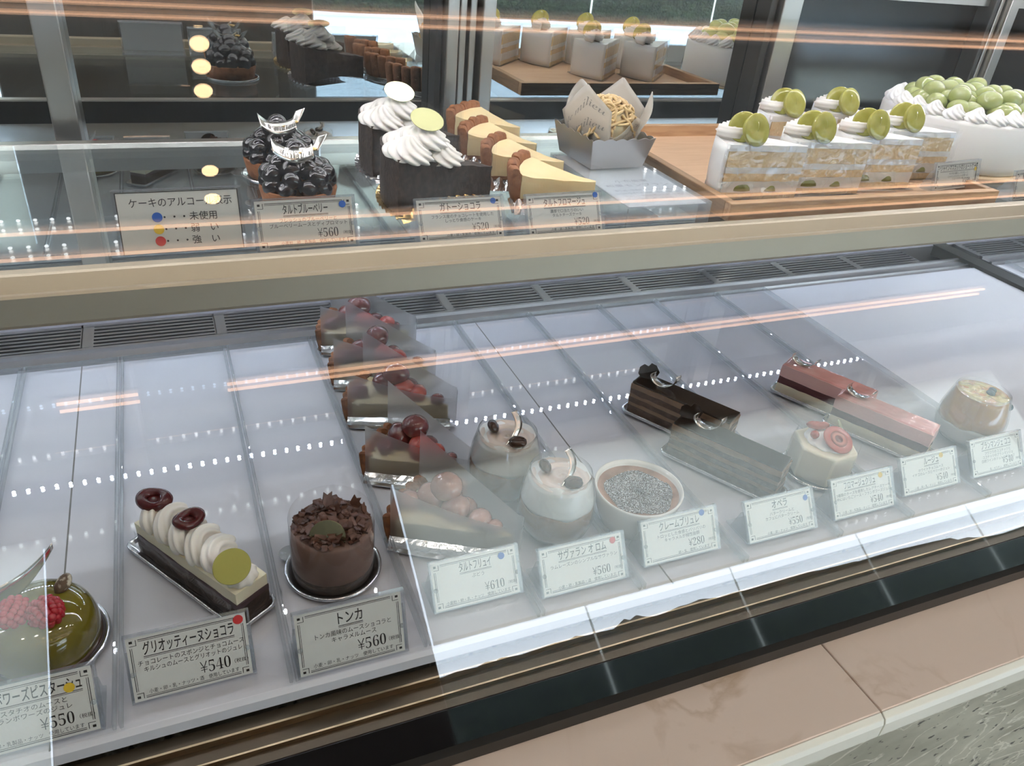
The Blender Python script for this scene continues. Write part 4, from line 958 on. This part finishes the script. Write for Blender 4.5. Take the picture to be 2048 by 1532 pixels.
# --- clear riser with the chestnut cake in its silver box
t = thing('acrylic_riser', 'clear acrylic riser box with a printed sheet inside, left of the oak tray', 'display riser', (.4000,.6320,SZ))
hx_, hy_, H_ = .0430, .0800, .0215
m = MB()
for b in ((-hx_,hx_,-hy_,hy_,H_-.002,H_),(-hx_,hx_,-hy_,-hy_+.0015,0,H_-.002),(-hx_,hx_,hy_-.0015,hy_,0,H_-.002),(-hx_,-hx_+.0015,-hy_+.0015,hy_-.0015,0,H_-.002),(hx_-.0015,hx_,-hy_+.0015,hy_-.0015,0,H_-.002)): m.add(box(*b))
m.build('riser_box', acrE, t)
MB().add(box(-hx_+.003, hx_-.003, -hy_+.004, hy_-.004, H_-.0030, H_-.0024)).build('printed_sheet', papW, t)
m = MB(); B = rotm(-pi/2,0,0,(0,0,H_-.00235))
text(m, '小布施栗', 0, -.012, .0075, greyInk, 'c', None, 0, B, 1.2); text(m, '和栗モンブラン', 0, -.024, .0075, greyInk, 'c', None, 0, B, 1.3)
for j in range(5): text(m, ('香り高い和栗をたっぷりと使用し','しっとりとした生地と合わせました','やさしい甘さのモンブランです','小麦・卵・乳製品','使用しています')[j], 0, -.036-.0075*j, .0042, greyInk, 'c', .07, 0, B)
m.build('lettering', greyInk, t)
CBX, CBY, CBZ = .4005, .6870, SZ+H_+.0003
t = thing('chestnut_cake', 'noodle-topped chestnut cake in printed parchment inside a scalloped silver card box', 'cake', (CBX,CBY,CBZ), rad(2))
m = MB(); bw, tw_, hh = .0290, .0350, .0290
crn = [(-1,-1),(1,-1),(1,1),(-1,1)]
for k in range(4):
    (ax, ay), (bx_, by_) = crn[k], crn[(k+1)%4]; N_ = 60; vs = []; fs_ = []
    for i in range(N_+1):
        u = i/N_; ztop = hh+.0020*abs(sin(u*pi*5.5))-.0012
        for z in (0, ztop):
            q = bw+(tw_-bw)*z/hh; q2 = q*1.12
            vs.append(((ax+(bx_-ax)*u)*q, (ay+(by_-ay)*u)*q2, z))
    for i in range(N_): fs_.append((2*i,2*i+2,2*i+3,2*i+1))
    m.add((vs, fs_))
m.add(box(-bw, bw, -bw*1.12, bw*1.12, 0, .0006))
m.build('silver_box', silverB, t, solid=.0005)
MB().add(lathe([(0,.001),(.024,.001),(.026,.02),(.0255,.038),(.021,.048),(0,.052)], 40), None, True).build('cake_core', custard, t)
m = MB(); R2 = random.Random(11)
for i in range(130):
    a = R2.uniform(0,2*pi); c0 = R2.uniform(.1,1.35); d0 = R2.uniform(0,2*pi); pts = []
    L_ = R2.uniform(.5,1.3); cv = R2.uniform(-2.5,2.5)
    for k in range(12):
        s_ = k/11*L_; d0 += cv*L_/11; c0 += cos(d0)*L_/11; a += sin(d0)*L_/11/max(.35,sin(c0)); R_ = .0295+.0016*sin(k*.9+i)+.0012*(i % 3)
        pts.append((R_*sin(c0)*cos(a), R_*sin(c0)*sin(a), .0300+R_*.92*cos(c0)))
    m.add(tube(pts, .00135, 7), None, True)
m.build('chestnut_noodles', noodle, t)
def sheet(az, wid, h0, h1, tilt, pk, label, seed):
    def S(u, v):
        x = (u-.5)*wid*(1+.15*v); pkz = h0+(h1-h0)*v*(1-abs(u-pk)*1.15/(.62)) if v > 0 else h0
        z = h0+(h1-h0)*v*(1-.85*abs(u-pk)); r = .0262+tilt*v+.0022*sin(u*7+seed)*v
        p = Vector((x, -r, z)); p.y += .0065*(2*u-1)**2; return tuple(Matrix.Rotation(az,3,'Z') @ p)
    g_ = MB().add(grid(22, 10, S), None, True).build('parchment_sheet', parch, t, solid=.0002)
    vs, fs_ = text2d(label); x0 = min(v[0] for v in vs); x1 = max(v[0] for v in vs); q = []
    for row in range(2):
        for (x, y) in vs:
            uu = .10+.8*(x-x0)/(x1-x0); vv = .42+.30*row+(uu-.5)*.28+(y-.3)*.16; p = Vector(S(uu, min(1,vv))); out_ = Vector((sin(az),-cos(az),0))*.0005; q.append(tuple(p+out_))
    n = len(vs); MB().add((q, fs_+[tuple(i+n for i in f) for f in fs_])).build('sheet_lettering', greyInk, g_)
sheet(rad(14), .046, .012, .046, .006, .75, SHOP, 0); sheet(rad(62), .052, .012, .070, .016, .45, SHOP, 1); sheet(rad(128), .050, .012, .074, .010, .5, SHOP, 2)
sheet(rad(200), .050, .012, .070, .010, .5, SHOP, 3); sheet(rad(-72), .054, .012, .076, .012, .6, SHOP, 4); sheet(rad(-28), .040, .010, .036, .003, .3, SHOP, 5)

# --- oak tray, shortcakes
t = thing('oak_tray', 'shallow oak tray holding the green grape shortcakes on the shelf', 'wooden tray', (.6415,.6900,SZ), rad(-1.2))
tx, ty = .172, .1400
MB().add(box(-tx+.004, tx-.004, -ty+.004, ty-.004, .0005, .0045)).build('tray_bottom', woodB, t)
for (x0,x1,y0,y1) in ((-tx,tx,-ty,-ty+.0095),(-tx,tx,ty-.0095,ty),):
    MB().add(box(x0,x1,y0,y1,0,.0175)).build('tray_rim', wood, t, bevel=.0008)
woodY = pm('oak_tray_side', (.36,.215,.105), .5, var=(30,(.26,.145,.065),.42,.68), bump=(60,.25,.0006), stretch=(9,1,9))
for (x0,x1) in ((-tx,-tx+.0095),(tx-.0095,tx)):
    MB().add(box(x0,x1,-ty+.0096,ty-.0096,0,.0175)).build('tray_rim', woodY, t, bevel=.0008)
WZ = SZ+.0046
def shortcake(label, loc, rz, fold=1):
    t = thing('grape_shortcake', label, 'cake slice', loc, rz, 'green grape shortcake slices')
    R_, A_ = .090, rad(40)
    paper = MB().add(prism([(.004,-.003),(-R_,-.004),(-R_*1.03*cos(A_/2),R_*1.03*sin(A_/2)),(-R_*cos(A_),R_*sin(A_)+.004)], .0003, .0009), silverT)
    for k in range(36):
        u = k/35; paper.add(box(-R_+R_*.72*u-.0004, -R_+R_*.72*u+.0004, -.0085, -.003, .0012, .0018+.0008*sin(u*3)), silverT)
    paper.add(box(-R_, -R_*.26, -.0090, -.0084, .0008, .0020), silverT); paper.build('lace_board', silverT, t)
    zs = [.0018,.0078,.0190,.0265,.0325,.0475,.0535]; ms = [sponge, creamW, sponge, creamW, sponge, creamW]; nm = ['sponge','cream_layer']*3
    for k in range(6):
        m = MB(); rr_ = R_-.003 if ms[k] is sponge else R_-.0025
        wedge(m, R_-(.0032 if k != 5 else .0), A_, zs[k], lambda r, a, z=zs[k+1]: z, ms[k], wob=.0007, seed=k*2, tip=.003, nr=26); m.build(nm[k], ms[k], t)
    m = MB(); m.add(grid(16, 6, lambda u, v: (-(R_-.0012+.0012*sin(3.1*v))*cos(A_*u), (R_-.0012+.0012*sin(3.1*v))*sin(A_*u), .0018+.0517*v)), None, True); m.build('cream_coat', creamW, t, solid=.003)
    for (x, s) in ((-.064,.0150),(-.033,.0105)):
        m = MB().add(ell((x,.0046,.0082), (s,.0060,.0122 if s > .012 else .0095), 26, 14, lambda a, b: 1 if sin(b) > 0 else .35), None, True); m.build('grape_half', grapeD, t)
    m = MB().add(rosette(.0185, .0200, 10, 1.9), None, True); o = m.build('cream_rosette', cream, t); o.location = (-.0700,.0255,.0525); o.rotation_euler = (.10,.0,2.2)
    for (p, e, s) in (((-.0610,.0040,.0668),(rad(70),0,rad(10)),.0154),((-.0705,.0125,.0672),(rad(74),0,rad(-38)),.0142)):
        m = MB()
        def hemi(u, v):
            a = 2*pi*u; b = pi/2*v; return (s*cos(b)*cos(a), s*cos(b)*sin(a), -s*.62*sin(b))
        m.add(grid(36, 12, hemi, True), None, True); m.add(lathe([(s,0),(s*.93,.0007),(s*.5,.0004),(0,.0001)], 36), None, True)
        o = m.build('grape_half', grapeG, t); o.location = p; o.rotation_euler = e
    fm = MB()
    def f1(u, v):
        x = -R_-.004+(R_+.006)*u; cr_ = .0030*(1-min(1,abs(noise.noise(Vector((u*4,v*3.2,loc[0]*9)))*4)))**2*(1.2-v)+.0012*noise.noise(Vector((u*6,v*5,loc[0]*9)))
        return (x, -.0022-abs(cr_), .001+v*.0560)
    fm.add(grid(130, 76, f1), None, True)
    fm.add(grid(30, 6, lambda u, v: (.002-(R_+.002)*u*cos(A_), (R_+.002)*u*sin(A_)+.0025, .001+v*.056)), None, True)
    fm.build('clear_film', wrinkM, t)
for i, (x, y, rz, lb) in enumerate(((.5730,.5870,-7,'leftmost green grape shortcake slice in the front row of the oak tray'),(.6590,.5905,-7,'second green grape shortcake slice from the left in the front row'),
        (.7390,.5990,-7,'third green grape shortcake slice from the left in the front row'),(.8150,.6230,-7,'rightmost green grape shortcake slice, right behind the tray price card'),
        (.7050,.6900,-7,'left green grape shortcake slice in the rear row of the oak tray'),(.7920,.6980,-7,'right green grape shortcake slice in the rear row, beside the whole cake'))):
    shortcake(lb, (x, y, WZ), rad(rz))

# --- whole cake
WC = (.9300,.7180)
t = thing('cake_plate', 'round white board under the whole green grape cake', 'cake board', (*WC,SZ+.0001))
MB().add(lathe([(0,0),(.100,0),(.103,.002),(.101,.003),(0,.003)], 64), None, True).build('plate_disc', pm('pale_board', (.60,.48,.30), .5), t)
t = thing('whole_grape_cake', 'whole white cream cake heaped with green grapes, at the right end', 'cake', (*WC,SZ+.0033))
MB().add(lathe([(0,0),(.0920,0),(.0945,.002),(.0950,.01),(.0945,.054),(.0930,.0575),(.0890,.0585),(0,.0585)], 90), None, True).build('cream_coat', creamW, t)
for k in range(22):
    a = 2*pi*k/22; o = MB().add(kiss(.0135, .0165, 8, 2.3, .12, 56, 18, tip=.003), None, True).build('cream_rosette', creamW, t); o.location = (.0800*cos(a), .0800*sin(a), .0580); o.rotation_euler[2] = a*3
R2 = random.Random(5); n = 0
for lvl, (rr_, cnt) in enumerate(((.062,17),(.040,11),(.018,6),(.050,10),(.026,6),(.006,1))):
    for k in range(cnt):
        a = 2*pi*k/cnt+lvl*.37+R2.uniform(-.1,.1); s = R2.uniform(.0112,.0128)
        o = MB().add(ell((0,0,0), (s*1.22,s,s*.92), 24, 14), None, True).build('green_grape', grapeW, t)
        o.location = (rr_*cos(a), rr_*sin(a), .0660+(.0115 if lvl > 2 else 0)+R2.uniform(-.001,.002)+(.004 if lvl in (1,2) else 0)); o.rotation_euler = (R2.uniform(-.5,.5), R2.uniform(-.5,.5), R2.uniform(0,3))
